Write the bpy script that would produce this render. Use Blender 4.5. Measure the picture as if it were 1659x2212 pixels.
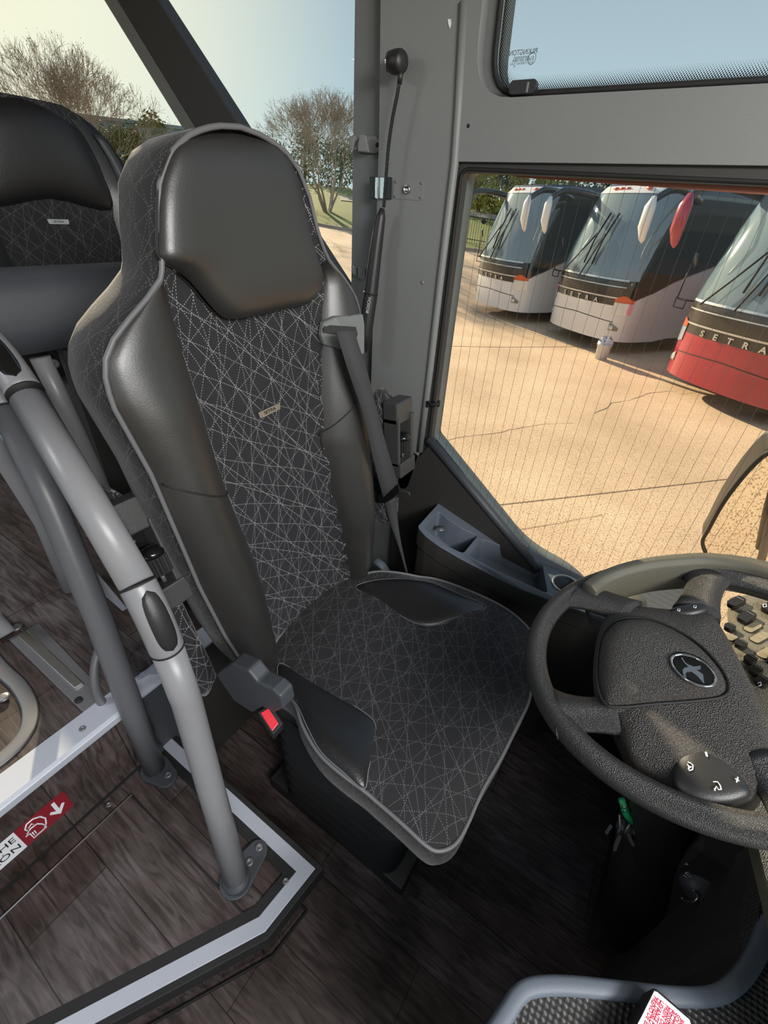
import bpy, bmesh, math, random
from mathutils import Vector, Matrix
from math import sin, cos, pi, radians
random.seed(7)
for o in list(bpy.data.objects): bpy.data.objects.remove(o)
S = bpy.context.scene
COL = S.collection

# ------------------------------------------------------------------ camera
FPX, CX, CY = 950.0, 829.5, 1106.0
CAM = Vector((0, 0, 1.45))
down = Vector((735.0-CX, -(2490.0-CY), -FPX)).normalized()
UP = -down
_y = CY+((-1030.0-CX)*UP.x-FPX*UP.z)/UP.y
XV = -Vector((-1030.0-CX, -(_y-CY), -FPX)).normalized()
YV = UP.cross(XV)
RW = Matrix((XV, YV, UP))            # world = RW @ camera
cd = bpy.data.cameras.new('camera'); cam = bpy.data.objects.new('camera', cd); COL.objects.link(cam)
cam.matrix_world = Matrix.Translation(CAM) @ RW.to_4x4()
cd.sensor_fit = 'HORIZONTAL'; cd.sensor_width = 36.0; cd.lens = 36.0*FPX/1659.0
cd.clip_start = 0.02; cd.clip_end = 600
S.camera = cam

# ------------------------------------------------------------------ light
SUN_AZ, SUN_EL = radians(148), radians(18.5)
SD = Vector((cos(SUN_AZ)*cos(SUN_EL), sin(SUN_AZ)*cos(SUN_EL), sin(SUN_EL)))
w = bpy.data.worlds.new('sky'); S.world = w; w.use_nodes = True
nt = w.node_tree; nt.nodes.clear()
N = nt.nodes.new; L = nt.links.new
out = N('ShaderNodeOutputWorld'); bg = N('ShaderNodeBackground'); L(bg.outputs[0], out.inputs[0])
tc = N('ShaderNodeTexCoord'); sep = N('ShaderNodeSeparateXYZ'); L(tc.outputs['Generated'], sep.inputs[0])
rmp = N('ShaderNodeValToRGB'); L(sep.outputs['Z'], rmp.inputs[0])
e = rmp.color_ramp.elements
e[0].position = 0.0; e[0].color = (0.36, 0.42, 0.43, 1)
e[1].position = 1.0; e[1].color = (0.10, 0.16, 0.26, 1)
k = e.new(0.12); k.color = (0.31, 0.39, 0.43, 1)
k = e.new(0.40); k.color = (0.205, 0.250, 0.315, 1)
dt = N('ShaderNodeVectorMath'); dt.operation = 'DOT_PRODUCT'; L(tc.outputs['Generated'], dt.inputs[0]); HZ = (cos(radians(160))*cos(.26), sin(radians(160))*cos(.26), sin(.26)); dt.inputs[1].default_value = HZ
mr = N('ShaderNodeMapRange'); L(dt.outputs['Value'], mr.inputs[0]); mr.inputs[1].default_value = 0.84; mr.inputs[2].default_value = 1.0
pw = N('ShaderNodeMath'); pw.operation = 'POWER'; L(mr.outputs[0], pw.inputs[0]); pw.inputs[1].default_value = 1.3
mx = N('ShaderNodeMix'); mx.data_type = 'RGBA'; L(pw.outputs[0], mx.inputs[0]); L(rmp.outputs[0], mx.inputs[6]); mx.inputs[7].default_value = (0.66, 0.62, 0.48, 1)
L(mx.outputs[2], bg.inputs[0]); bg.inputs[1].default_value = 1.05
sl = bpy.data.lights.new('sun', 'SUN'); sl.energy = 6.0; sl.angle = radians(0.6); sl.color = (1.0, 0.80, 0.56)
so = bpy.data.objects.new('sun', sl); COL.objects.link(so); so.rotation_euler = SD.to_track_quat('Z', 'Y').to_euler()
# unseen fill lights added under the ceiling to brighten the interior
for lx, ly, en, sz in ((0.85, -0.50, 9, .9), (-1.75, -0.6, 8, .45)):
    al = bpy.data.lights.new('ceiling_fill', 'AREA'); al.shape = 'RECTANGLE'; al.size = sz; al.size_y = 0.5; al.energy = en; al.color = (0.93, 0.96, 1.0)
    ao = bpy.data.objects.new('ceiling_fill', al); COL.objects.link(ao); ao.location = (lx, ly, 2.1)
al = bpy.data.lights.new('windscreen_fill', 'AREA'); al.shape = 'RECTANGLE'; al.size = 0.9; al.size_y = 0.35; al.energy = 24; al.color = (1.0, 0.97, 0.94)   # added fill above the windscreen, unseen, aimed at the seat to lift its leather
ao = bpy.data.objects.new('windscreen_fill', al); COL.objects.link(ao); ao.location = (1.15, -0.15, 1.95); ao.rotation_euler = (Vector((1.15, -0.15, 1.95))-Vector((-.6, .55, .95))).to_track_quat('Z', 'Y').to_euler()
S.view_settings.view_transform = 'Standard'; S.view_settings.look = 'None'; S.view_settings.gamma = 1.0
S.view_settings.use_curve_mapping = False; S.view_settings.exposure = 0.75

# ------------------------------------------------------------------ helpers
def ray(px, py): return RW @ (Vector((px-CX, -(py-CY), -FPX))/FPX)
def P(px, py, x=None, y=None, z=None):
    r = ray(px, py)
    t = (x-CAM.x)/r.x if x is not None else (y-CAM.y)/r.y if y is not None else (z-CAM.z)/r.z
    return CAM+r*t
def PD(px, py, d): return CAM+ray(px, py)*d
def PP(px, py, p0, n):
    r = ray(px, py); return CAM+r*((p0-CAM).dot(n)/r.dot(n))
def wm(o):
    return (wm(o.parent) @ o.matrix_parent_inverse @ o.matrix_basis) if o.parent else o.matrix_basis.copy()
def par(o, p):
    if p is not None:
        o.parent = p; o.matrix_parent_inverse = wm(p).inverted()
    return o
def tag(o, label=None, cat=None, group=None, kind=None):
    if label: o['label'] = label
    if cat: o['category'] = cat
    if group: o['group'] = group
    if kind: o['kind'] = kind
    return o
def thing(name, label, cat, loc=(0, 0, 0), group=None):
    o = bpy.data.objects.new(name, None); COL.objects.link(o); o.location = loc; o.empty_display_size = 0.1
    return tag(o, label, cat, group)
def mk(name, V, F, m, parent=None, smooth=True, uv=None, bev=0, label=None, seg=2):
    me = bpy.data.meshes.new(name); me.from_pydata([tuple(v) for v in V], [], F); me.update()
    bm = bmesh.new(); bm.from_mesh(me); bmesh.ops.recalc_face_normals(bm, faces=bm.faces); bm.to_mesh(me); bm.free()
    if uv:
        ul = me.uv_layers.new(name='UVMap')
        for l in me.loops: ul.data[l.index].uv = uv[l.vertex_index]
    me.materials.append(m)
    for p in me.polygons: p.use_smooth = smooth
    o = bpy.data.objects.new(name, me); COL.objects.link(o); par(o, parent)
    if bev:
        b = o.modifiers.new('bevel', 'BEVEL'); b.width = bev; b.segments = seg; b.limit_method = 'ANGLE'; b.angle_limit = radians(35)
    if label: o['label'] = label
    return o
class MB:
    def __init__(s): s.V = []; s.F = []; s.UV = []
    def add(s, V, F):
        n = len(s.V); s.V += [Vector(v) for v in V]; s.F += [tuple(i+n for i in f) for f in F]; return s
    def box(s, lo, hi, M=None):
        x0, y0, z0 = lo; x1, y1, z1 = hi
        V = [Vector(p) for p in ((x0,y0,z0),(x1,y0,z0),(x1,y1,z0),(x0,y1,z0),(x0,y0,z1),(x1,y0,z1),(x1,y1,z1),(x0,y1,z1))]
        if M: V = [M @ v for v in V]
        return s.add(V, [(0,3,2,1),(4,5,6,7),(0,1,5,4),(1,2,6,5),(2,3,7,6),(3,0,4,7)])
    def prism(s, pts, d):      # polygon (3d points) extruded by vector d
        n = len(pts); d = Vector(d); A = [Vector(p) for p in pts]; B = [a+d for a in A]
        F = [tuple(range(n))[::-1], tuple(range(n, 2*n))]+[(i, (i+1) % n, n+(i+1) % n, n+i) for i in range(n)]
        return s.add(A+B, F)
    def tube(s, pts, r, seg=12, closed=False, cap=True, flat=None):
        pts = [Vector(p) for p in pts]; n = len(pts); R = r if isinstance(r, (list, tuple)) else [r]*n
        T = []
        for i in range(n):
            a = pts[(i-1) % n] if (closed or i > 0) else pts[0]; b = pts[(i+1) % n] if (closed or i < n-1) else pts[-1]
            T.append((b-a).normalized())
        u = T[0].orthogonal().normalized(); V = []; 
        if flat is not None:
            f0 = Vector(flat[0]); u = (f0-T[0]*f0.dot(T[0])).normalized()
        for i in range(n):
            if flat is not None: u = Vector(flat[0])
            u = (u-T[i]*u.dot(T[i]))
            u = u.normalized() if u.length > 1e-6 else T[i].orthogonal().normalized()
            v = T[i].cross(u); k = flat[1] if flat is not None else 1
            for j in range(seg):
                a = 2*pi*j/seg; V.append(pts[i]+u*cos(a)*R[i]+v*sin(a)*R[i]*k)
        F = []
        for i in range(n if closed else n-1):
            for j in range(seg):
                a = i*seg+j; b = i*seg+(j+1) % seg; i2 = (i+1) % n
                F.append((a, b, i2*seg+(j+1) % seg, i2*seg+j))
        if cap and not closed: F += [tuple(range(seg))[::-1], tuple((n-1)*seg+j for j in range(seg))]
        return s.add(V, F)
    def lathe(s, prof, o, ax, seg=24):     # prof: (r, h) pairs about axis ax from o
        ax = Vector(ax).normalized(); u = ax.orthogonal().normalized(); v = ax.cross(u); o = Vector(o); V = []; F = []
        for r, h in prof:
            for j in range(seg): a = 2*pi*j/seg; V.append(o+ax*h+(u*cos(a)+v*sin(a))*r)
        for i in range(len(prof)-1):
            for j in range(seg): F.append((i*seg+j, i*seg+(j+1) % seg, (i+1)*seg+(j+1) % seg, (i+1)*seg+j))
        F += [tuple(range(seg))[::-1], tuple((len(prof)-1)*seg+j for j in range(seg))]
        return s.add(V, F)
    def build(s, name, m, parent=None, smooth=True, **k): return mk(name, s.V, s.F, m, parent, smooth, **k)
def spline(pts, n=8, closed=False):
    pts = [Vector(p) for p in pts]; N_ = len(pts); o = []
    for i in range(N_ if closed else N_-1):
        g = (lambda q: pts[q % N_]) if closed else (lambda q: pts[max(0, min(N_-1, q))])
        a, b, c, d = g(i-1), g(i), g(i+1), g(i+2)
        for j in range(n):
            t = j/n; o.append(0.5*((2*b)+(c-a)*t+(2*a-5*b+4*c-d)*t*t+(3*b-a-3*c+d)*t**3))
    if not closed: o.append(pts[-1])
    return o
def lerp_tab(tab, x):
    if x <= tab[0][0]: return tab[0][1:]
    for a, b in zip(tab, tab[1:]):
        if x <= b[0]:
            t = (x-a[0])/(b[0]-a[0]); return tuple(p+(q-p)*t for p, q in zip(a[1:], b[1:]))
    return tab[-1][1:]
def rrect(w_, h_, r, n=5):
    o = []
    for cx_, cy_, a0 in ((w_/2-r, h_/2-r, 0), (-w_/2+r, h_/2-r, 90), (-w_/2+r, -h_/2+r, 180), (w_/2-r, -h_/2+r, 270)):
        for i in range(n+1): a = radians(a0+90*i/n); o.append((cx_+r*cos(a), cy_+r*sin(a)))
    return o
def roundpoly(pts, r, n=6):
    o = []; N_ = len(pts); P2 = [Vector(p).to_2d() if len(p) > 2 else Vector(p) for p in pts]
    rr = r if isinstance(r, (list, tuple)) else [r]*N_
    for i in range(N_):
        a, b, c = P2[i-1], P2[i], P2[(i+1) % N_]
        k = min(rr[i], (a-b).length*.45, (c-b).length*.45)
        p = b+(a-b).normalized()*k; q = b+(c-b).normalized()*k
        if k < 1e-5: o.append(b.copy()); continue
        for j in range(n+1):
            t = j/n; o.append(p*(1-t)**2+b*2*t*(1-t)+q*t*t)
    return o
def plate(name, loops, th, M, m, parent=None, bev=0, **kw):   # loops in 2D (outer + holes), extruded by th, placed with matrix M
    cu = bpy.data.curves.new(name, 'CURVE'); cu.dimensions = '2D'; cu.fill_mode = 'BOTH'; cu.extrude = th/2
    for lp in loops:
        s_ = cu.splines.new('POLY'); s_.points.add(len(lp)-1); s_.use_cyclic_u = True
        for i, p in enumerate(lp): s_.points[i].co = (p[0], p[1], 0, 1)
    t = bpy.data.objects.new(name, cu); COL.objects.link(t)
    dg = bpy.context.evaluated_depsgraph_get(); me = bpy.data.meshes.new_from_object(t.evaluated_get(dg)); bpy.data.objects.remove(t)
    me.transform(M); me.materials.clear(); me.materials.append(m)
    o = bpy.data.objects.new(name, me); COL.objects.link(o); par(o, parent)
    bm = bmesh.new(); bm.from_mesh(me); bmesh.ops.remove_doubles(bm, verts=bm.verts, dist=1e-5); bm.to_mesh(me); bm.free()
    if bev:
        b = o.modifiers.new('bevel', 'BEVEL'); b.width = bev; b.segments = 2; b.limit_method = 'ANGLE'; b.angle_limit = radians(40)
    return o
WY = lambda y: Matrix(((1,0,0,0),(0,0,-1,y),(0,1,0,0),(0,0,0,1)))     # 2D (x,z) placed on the plane y
def frame(o, u, v):     # matrix with columns u, v, n at o
    u = Vector(u).normalized(); n = u.cross(Vector(v)).normalized(); v = n.cross(u)
    return Matrix(((u.x,v.x,n.x,o[0]),(u.y,v.y,n.y,o[1]),(u.z,v.z,n.z,o[2]),(0,0,0,1)))
def text(name, s_, size, M, m, parent=None, ext=0.0004, shear=0, sx=1.0, bold=0, align='CENTER'):
    cu = bpy.data.curves.new(name, 'FONT'); cu.body = s_; cu.size = size; cu.extrude = ext; cu.align_x = align; cu.align_y = 'CENTER'; cu.shear = shear; cu.offset = bold; cu.resolution_u = 3
    t = bpy.data.objects.new(name, cu); COL.objects.link(t)
    dg = bpy.context.evaluated_depsgraph_get(); me = bpy.data.meshes.new_from_object(t.evaluated_get(dg)); bpy.data.objects.remove(t)
    me.transform(M @ Matrix.Diagonal((sx, 1, 1, 1))); me.materials.clear(); me.materials.append(m)
    o = bpy.data.objects.new(name, me); COL.objects.link(o); return par(o, parent)
def copy_tree(o, parent=None):
    c = o.copy(); COL.objects.link(c)
    if parent is not None: c.parent = parent
    for ch in o.children: copy_tree(ch, c)
    return c

# ------------------------------------------------------------------ materials
MATS = {}
def mat(name, col, rough=0.5, metal=0.0, spec=0.5, bump=None, noise=None, coat=0, var=0.0, emit=None, alpha=None, transm=None):
    m = bpy.data.materials.new(name); m.use_nodes = True; t = m.node_tree; b = t.nodes['Principled BSDF']
    b.inputs['Base Color'].default_value = (*col, 1); b.inputs['Roughness'].default_value = rough; b.inputs['Metallic'].default_value = metal
    b.inputs['Specular IOR Level'].default_value = spec
    if coat: b.inputs['Coat Weight'].default_value = coat; b.inputs['Coat Roughness'].default_value = 0.05
    g = t.nodes.new('ShaderNodeTexCoord')
    if bump:
        sc, st, kind = bump
        if kind == 'v':
            n = t.nodes.new('ShaderNodeTexVoronoi'); n.inputs['Scale'].default_value = sc; n.feature = 'F1'; o_ = n.outputs['Distance']
        else:
            n = t.nodes.new('ShaderNodeTexNoise'); n.inputs['Scale'].default_value = sc; n.inputs['Detail'].default_value = 4; o_ = n.outputs['Fac']
        t.links.new(g.outputs['Object'], n.inputs['Vector'])
        bp = t.nodes.new('ShaderNodeBump'); bp.inputs['Strength'].default_value = st; bp.inputs['Distance'].default_value = 0.002
        t.links.new(o_, bp.inputs['Height']); t.links.new(bp.outputs[0], b.inputs['Normal'])
    if var:
        n = t.nodes.new('ShaderNodeTexNoise'); n.inputs['Scale'].default_value = noise or 6; n.inputs['Detail'].default_value = 5
        t.links.new(g.outputs['Object'], n.inputs['Vector'])
        h = t.nodes.new('ShaderNodeMix'); h.data_type = 'RGBA'
        h.inputs[6].default_value = (*[c*(1-var) for c in col], 1); h.inputs[7].default_value = (*[min(1, c*(1+var)) for c in col], 1)
        t.links.new(n.outputs['Fac'], h.inputs[0]); t.links.new(h.outputs[2], b.inputs['Base Color'])
    if emit: b.inputs['Emission Color'].default_value = (*emit[0], 1); b.inputs['Emission Strength'].default_value = emit[1]
    MATS[name] = m; return m
leather = mat('leather', (0.020, 0.019, 0.018), 0.43, spec=1.0, bump=(420, 0.10, 'n'))
leatherp = mat('leather_passenger', (0.010, 0.010, 0.011), 0.38, spec=0.6, bump=(300, 0.2, 'n'))
leather2 = mat('wheel_leather', (0.03, 0.029, 0.029), 0.36, spec=0.55, bump=(900, 0.7, 'v'))
hubpl = mat('hub_plastic', (0.05, 0.045, 0.042), 0.40, spec=0.5, bump=(650, 1.0, 'v'))
piping = mat('piping', (0.12, 0.12, 0.125), 0.5)
blackpl = mat('black_plastic', (0.02, 0.02, 0.021), 0.38, bump=(900, 0.2, 'n'))
gloss = mat('gloss_black', (0.008, 0.008, 0.008), 0.12)
darkpl = mat('dark_grey_plastic', (0.045, 0.05, 0.058), 0.5, bump=(1200, 0.2, 'n'))
traypl = mat('tray_plastic', (0.11, 0.13, 0.16), 0.5, bump=(1400, 0.2, 'n'))
greypl = mat('grey_laminate', (0.185, 0.192, 0.187), 0.5, bump=(600, 0.12, 'n'), var=0.04, noise=9)
greyd = mat('grey_laminate_dark', (0.14, 0.15, 0.147), 0.6, bump=(600, 0.1, 'n'))
rubber = mat('rubber_seal', (0.03, 0.028, 0.026), 0.6)
railm = mat('rail_coating', (0.23, 0.23, 0.24), 0.36, spec=0.5, bump=(500, 0.05, 'n'))
raild = mat('rail_coating_dark', (0.12, 0.122, 0.132), 0.4)
chrome = mat('chrome', (0.75, 0.75, 0.76), 0.12, 1.0)
silver = mat('brushed_silver', (0.62, 0.62, 0.62), 0.32, 1.0)
strip = mat('step_strip', (0.42, 0.44, 0.50), 0.45, 0.15, bump=(300, 0.1, 'n'))
steelg = mat('steel_grey', (0.20, 0.20, 0.21), 0.45, 0.6)
black = mat('black_rubber', (0.008, 0.008, 0.008), 0.7)
white = mat('white_print', (0.75, 0.75, 0.78), 0.5)
redst = mat('red_sticker', (0.22, 0.008, 0.018), 0.45)
redbt = mat('red_button', (0.65, 0.03, 0.05), 0.35)
redtx = mat('red_print', (0.55, 0.03, 0.08), 0.5)
beltm = mat('belt_webbing', (0.045, 0.045, 0.048), 0.75, bump=(1500, 0.5, 'n'))
copper = mat('copper_busbar', (0.30, 0.11, 0.07), 0.5, 0.3)
green = mat('green_tag', (0.02, 0.35, 0.12), 0.3)
cushblk = mat('bellows_black', (0.010, 0.010, 0.011), 0.8)
buswhite = mat('bus_white', (0.80, 0.78, 0.76), 0.25, coat=0.6)
busred = mat('bus_red', (0.38, 0.012, 0.035), 0.25, coat=0.8)
busblack = mat('bus_black', (0.025, 0.02, 0.018), 0.25, coat=0.5)
busroof = mat('bus_roof_dark', (0.03, 0.035, 0.05), 0.3, coat=0.5)
busglass = mat('bus_glass', (0.15, 0.21, 0.24), 0.04, spec=1.0, coat=1.0)
busside = mat('bus_side_glass', (0.025, 0.028, 0.028), 0.05, spec=0.8, coat=0.6)
orange = mat('orange_lens', (0.75, 0.10, 0.02), 0.25, coat=0.5)
lens = mat('headlight_lens', (0.60, 0.66, 0.75), 0.15, 0.6, bump=(14, 1.0, 'v'))
tyre = mat('tyre', (0.012, 0.012, 0.012), 0.8)
bucketm = mat('bucket_white', (0.62, 0.63, 0.68), 0.4)
iron = mat('wrought_iron', (0.012, 0.012, 0.014), 0.5)
bark = mat('bark', (0.33, 0.27, 0.21), 0.85, var=0.3, noise=20)
barkf = mat('bark_light', (0.24, 0.19, 0.13), 0.85, var=0.3, noise=20)
leafd = mat('leaf_olive', (0.16, 0.15, 0.035), 0.7, var=0.5, noise=3)
leafg = mat('leaf_dull_green', (0.06, 0.075, 0.03), 0.8, var=0.5, noise=2)
leafy = mat('leaf_yellow_green', (0.33, 0.30, 0.05), 0.75, var=0.5, noise=2)
grass = mat('grass', (0.20, 0.22, 0.035), 0.9, bump=(40, 1.0, 'n'), var=0.45, noise=3)
curbm = mat('curb_concrete', (0.36, 0.30, 0.24), 0.85, var=0.2, noise=8)
concm = mat('building_concrete', (0.30, 0.32, 0.33), 0.8, var=0.12, noise=1)
crackm = mat('crack_dark', (0.10, 0.06, 0.035), 0.9)
keypl = mat('panel_grain', (0.20, 0.18, 0.13), 0.45, bump=(700, 1.0, 'v'))
btnm = mat('switch_black', (0.025, 0.022, 0.018), 0.22)
btnl = mat('blank_switch', (0.27, 0.23, 0.15), 0.5, bump=(1200, 0.5, 'n'))
cowlm = mat('cowl_plastic', (0.085, 0.08, 0.06), 0.5, bump=(1500, 0.3, 'n'))

def honey(name, col, sc):       # raised pimple pattern of the console mats
    m = mat(name, col, 0.42, bump=(sc, 1.0, 'v')); m.node_tree.nodes['Bump'].inputs['Distance'].default_value = 0.004
    for n in m.node_tree.nodes:
        if n.type == 'TEX_VORONOI': n.inputs['Randomness'].default_value = 0.15
    return m
gripm = honey('pimpled_rubber', (0.045, 0.043, 0.042), 160)

def fabric(name, base, thread, scale=1.0, amt=1.0):
    m = bpy.data.materials.new(name); m.use_nodes = True; t = m.node_tree; b = t.nodes['Principled BSDF']; Nn = t.nodes.new; Ll = t.links.new
    uvn = Nn('ShaderNodeUVMap'); uvn.uv_map = 'UVMap'
    nz = Nn('ShaderNodeTexNoise'); nz.inputs['Scale'].default_value = 7; Ll(uvn.outputs[0], nz.inputs['Vector'])
    wv = Nn('ShaderNodeVectorMath'); wv.operation = 'SCALE'; Ll(nz.outputs['Color'], wv.inputs[0]); wv.inputs['Scale'].default_value = 0.020
    ad = Nn('ShaderNodeVectorMath'); Ll(uvn.outputs[0], ad.inputs[0]); Ll(wv.outputs[0], ad.inputs[1])
    def mth(op, a, bb=None, c=None):
        n = Nn('ShaderNodeMath'); n.operation = op
        for i, v in enumerate((a, bb, c)):
            if v is None: continue
            if isinstance(v, (int, float)): n.inputs[i].default_value = v
            else: Ll(v, n.inputs[i])
        return n.outputs[0]
    tot = None
    for ang, sp, ph, solid, warp in ((62, .036, .1, 0, 1), (118, .036, .3, 0, 1), (30, .040, .0, 0, 1), (150, .040, .6, 0, 1), (96, .055, .2, 0, 1), (-50, .062, .15, 1, 0), (78, .070, .4, 0, 1), (-38, .110, .7, 1, 0)):
        a = radians(ang); src = ad.outputs[0] if warp else uvn.outputs[0]
        d1 = Nn('ShaderNodeVectorMath'); d1.operation = 'DOT_PRODUCT'; Ll(src, d1.inputs[0]); d1.inputs[1].default_value = (cos(a+pi/2)/sp/scale, sin(a+pi/2)/sp/scale, 0)
        fr = mth('FRACT', mth('ADD', d1.outputs['Value'], ph)); ds = mth('ABSOLUTE', mth('SUBTRACT', fr, 0.5))
        ln = mth('LESS_THAN', ds, (0.00036 if solid else 0.00062)*scale/sp/scale)
        if not solid:
            d2 = Nn('ShaderNodeVectorMath'); d2.operation = 'DOT_PRODUCT'; Ll(src, d2.inputs[0]); d2.inputs[1].default_value = (cos(a)/.0042, sin(a)/.0042, 0)
            ln = mth('MULTIPLY', ln, mth('LESS_THAN', mth('FRACT', d2.outputs['Value']), 0.5))
        tot = ln if tot is None else mth('MAXIMUM', tot, ln)
    mxn = Nn('ShaderNodeMix'); mxn.data_type = 'RGBA'; Ll(mth('MULTIPLY', tot, amt), mxn.inputs[0]); mxn.inputs[6].default_value = (*base, 1); mxn.inputs[7].default_value = (*thread, 1)
    Ll(mxn.outputs[2], b.inputs['Base Color']); b.inputs['Roughness'].default_value = 0.85; b.inputs['Sheen Weight'].default_value = 0.15; b.inputs['Sheen Roughness'].default_value = 0.4
    n2 = Nn('ShaderNodeTexNoise'); n2.inputs['Scale'].default_value = 900; Ll(uvn.outputs[0], n2.inputs['Vector'])
    bp = Nn('ShaderNodeBump'); bp.inputs['Strength'].default_value = 0.4; bp.inputs['Distance'].default_value = 0.001; Ll(n2.outputs['Fac'], bp.inputs['Height']); Ll(bp.outputs[0], b.inputs['Normal'])
    return m
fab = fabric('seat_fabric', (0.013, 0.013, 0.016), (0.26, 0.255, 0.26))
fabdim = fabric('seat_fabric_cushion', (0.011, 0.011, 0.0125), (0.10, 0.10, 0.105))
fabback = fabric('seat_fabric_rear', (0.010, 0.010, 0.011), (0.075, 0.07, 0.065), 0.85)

def planks():
    m = bpy.data.materials.new('wood_floor'); m.use_nodes = True; t = m.node_tree; b = t.nodes['Principled BSDF']; Nn = t.nodes.new; Ll = t.links.new
    g = Nn('ShaderNodeTexCoord'); mp = Nn('ShaderNodeMapping'); Ll(g.outputs['Object'], mp.inputs[0]); mp.inputs['Rotation'].default_value = (0, 0, 0)
    br = Nn('ShaderNodeTexBrick'); Ll(mp.outputs[0], br.inputs['Vector']); br.inputs['Scale'].default_value = 1.0
    br.inputs['Brick Width'].default_value = 0.62; br.inputs['Row Height'].default_value = 0.15; br.inputs['Mortar Size'].default_value = 0.0012
    br.inputs['Color1'].default_value = (0.062, 0.045, 0.039, 1); br.inputs['Color2'].default_value = (0.095, 0.080, 0.078, 1); br.inputs['Mortar'].default_value = (0.02, 0.015, 0.013, 1)
    mp2 = Nn('ShaderNodeMapping'); Ll(g.outputs['Object'], mp2.inputs[0]); mp2.inputs['Scale'].default_value = (5, 40, 6)
    nz = Nn('ShaderNodeTexNoise'); Ll(mp2.outputs[0], nz.inputs['Vector']); nz.inputs['Scale'].default_value = 2; nz.inputs['Detail'].default_value = 8; nz.inputs['Distortion'].default_value = 1.2
    n2 = Nn('ShaderNodeTexNoise'); Ll(g.outputs['Object'], n2.inputs['Vector']); n2.inputs['Scale'].default_value = 9; n2.inputs['Detail'].default_value = 6
    r1 = Nn('ShaderNodeValToRGB'); Ll(nz.outputs['Fac'], r1.inputs[0]); r1.color_ramp.elements[0].position = .35; r1.color_ramp.elements[0].color = (.45, .42, .40, 1); r1.color_ramp.elements[1].position = .68; r1.color_ramp.elements[1].color = (1.3, 1.3, 1.32, 1)
    m1 = Nn('ShaderNodeMix'); m1.data_type = 'RGBA'; m1.blend_type = 'MULTIPLY'; m1.inputs[0].default_value = 1; Ll(br.outputs['Color'], m1.inputs[6]); Ll(r1.outputs[0], m1.inputs[7])
    r2 = Nn('ShaderNodeValToRGB'); Ll(n2.outputs['Fac'], r2.inputs[0]); r2.color_ramp.elements[0].position = .38; r2.color_ramp.elements[0].color = (.68, .62, .60, 1); r2.color_ramp.elements[1].position = .62; r2.color_ramp.elements[1].color = (1.15, 1.15, 1.18, 1)
    m2 = Nn('ShaderNodeMix'); m2.data_type = 'RGBA'; m2.blend_type = 'MULTIPLY'; m2.inputs[0].default_value = 1; Ll(m1.outputs[2], m2.inputs[6]); Ll(r2.outputs[0], m2.inputs[7])
    Ll(m2.outputs[2], b.inputs['Base Color']); b.inputs['Roughness'].default_value = .5; b.inputs['Specular IOR Level'].default_value = .35
    bp = Nn('ShaderNodeBump'); bp.inputs['Strength'].default_value = .25; bp.inputs['Distance'].default_value = .002; Ll(nz.outputs['Fac'], bp.inputs['Height']); Ll(bp.outputs[0], b.inputs['Normal'])
    return m
wood = planks()

def concrete():
    m = bpy.data.materials.new('exposed_aggregate'); m.use_nodes = True; t = m.node_tree; b = t.nodes['Principled BSDF']; Nn = t.nodes.new; Ll = t.links.new
    g = Nn('ShaderNodeTexCoord')
    v = Nn('ShaderNodeTexVoronoi'); v.inputs['Scale'].default_value = 42; Ll(g.outputs['Object'], v.inputs['Vector'])
    r = Nn('ShaderNodeValToRGB'); Ll(v.outputs['Distance'], r.inputs[0])
    r.color_ramp.elements[0].position = .12; r.color_ramp.elements[0].color = (.30, .17, .085, 1); r.color_ramp.elements[1].position = .30; r.color_ramp.elements[1].color = (.88, .64, .42, 1)
    n = Nn('ShaderNodeTexNoise'); n.inputs['Scale'].default_value = .8; n.inputs['Detail'].default_value = 8; Ll(g.outputs['Object'], n.inputs['Vector'])
    r2 = Nn('ShaderNodeValToRGB'); Ll(n.outputs['Fac'], r2.inputs[0]); r2.color_ramp.elements[0].position = .3; r2.color_ramp.elements[0].color = (.82, .78, .74, 1); r2.color_ramp.elements[1].position = .7; r2.color_ramp.elements[1].color = (1.1, 1.08, 1.05, 1)
    n3 = Nn('ShaderNodeTexNoise'); n3.inputs['Scale'].default_value = 75; Ll(g.outputs['Object'], n3.inputs['Vector'])
    r3 = Nn('ShaderNodeValToRGB'); Ll(n3.outputs['Fac'], r3.inputs[0]); r3.color_ramp.elements[0].position = .36; r3.color_ramp.elements[0].color = (.45, .38, .34, 1); r3.color_ramp.elements[1].position = .46; r3.color_ramp.elements[1].color = (1, 1, 1, 1)
    a = Nn('ShaderNodeMix'); a.data_type = 'RGBA'; a.blend_type = 'MULTIPLY'; a.inputs[0].default_value = 1; Ll(r.outputs[0], a.inputs[6]); Ll(r2.outputs[0], a.inputs[7])
    c = Nn('ShaderNodeMix'); c.data_type = 'RGBA'; c.blend_type = 'MULTIPLY'; c.inputs[0].default_value = 1; Ll(a.outputs[2], c.inputs[6]); Ll(r3.outputs[0], c.inputs[7])
    Ll(c.outputs[2], b.inputs['Base Color']); b.inputs['Roughness'].default_value = .8
    return m
conc = concrete()

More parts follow.
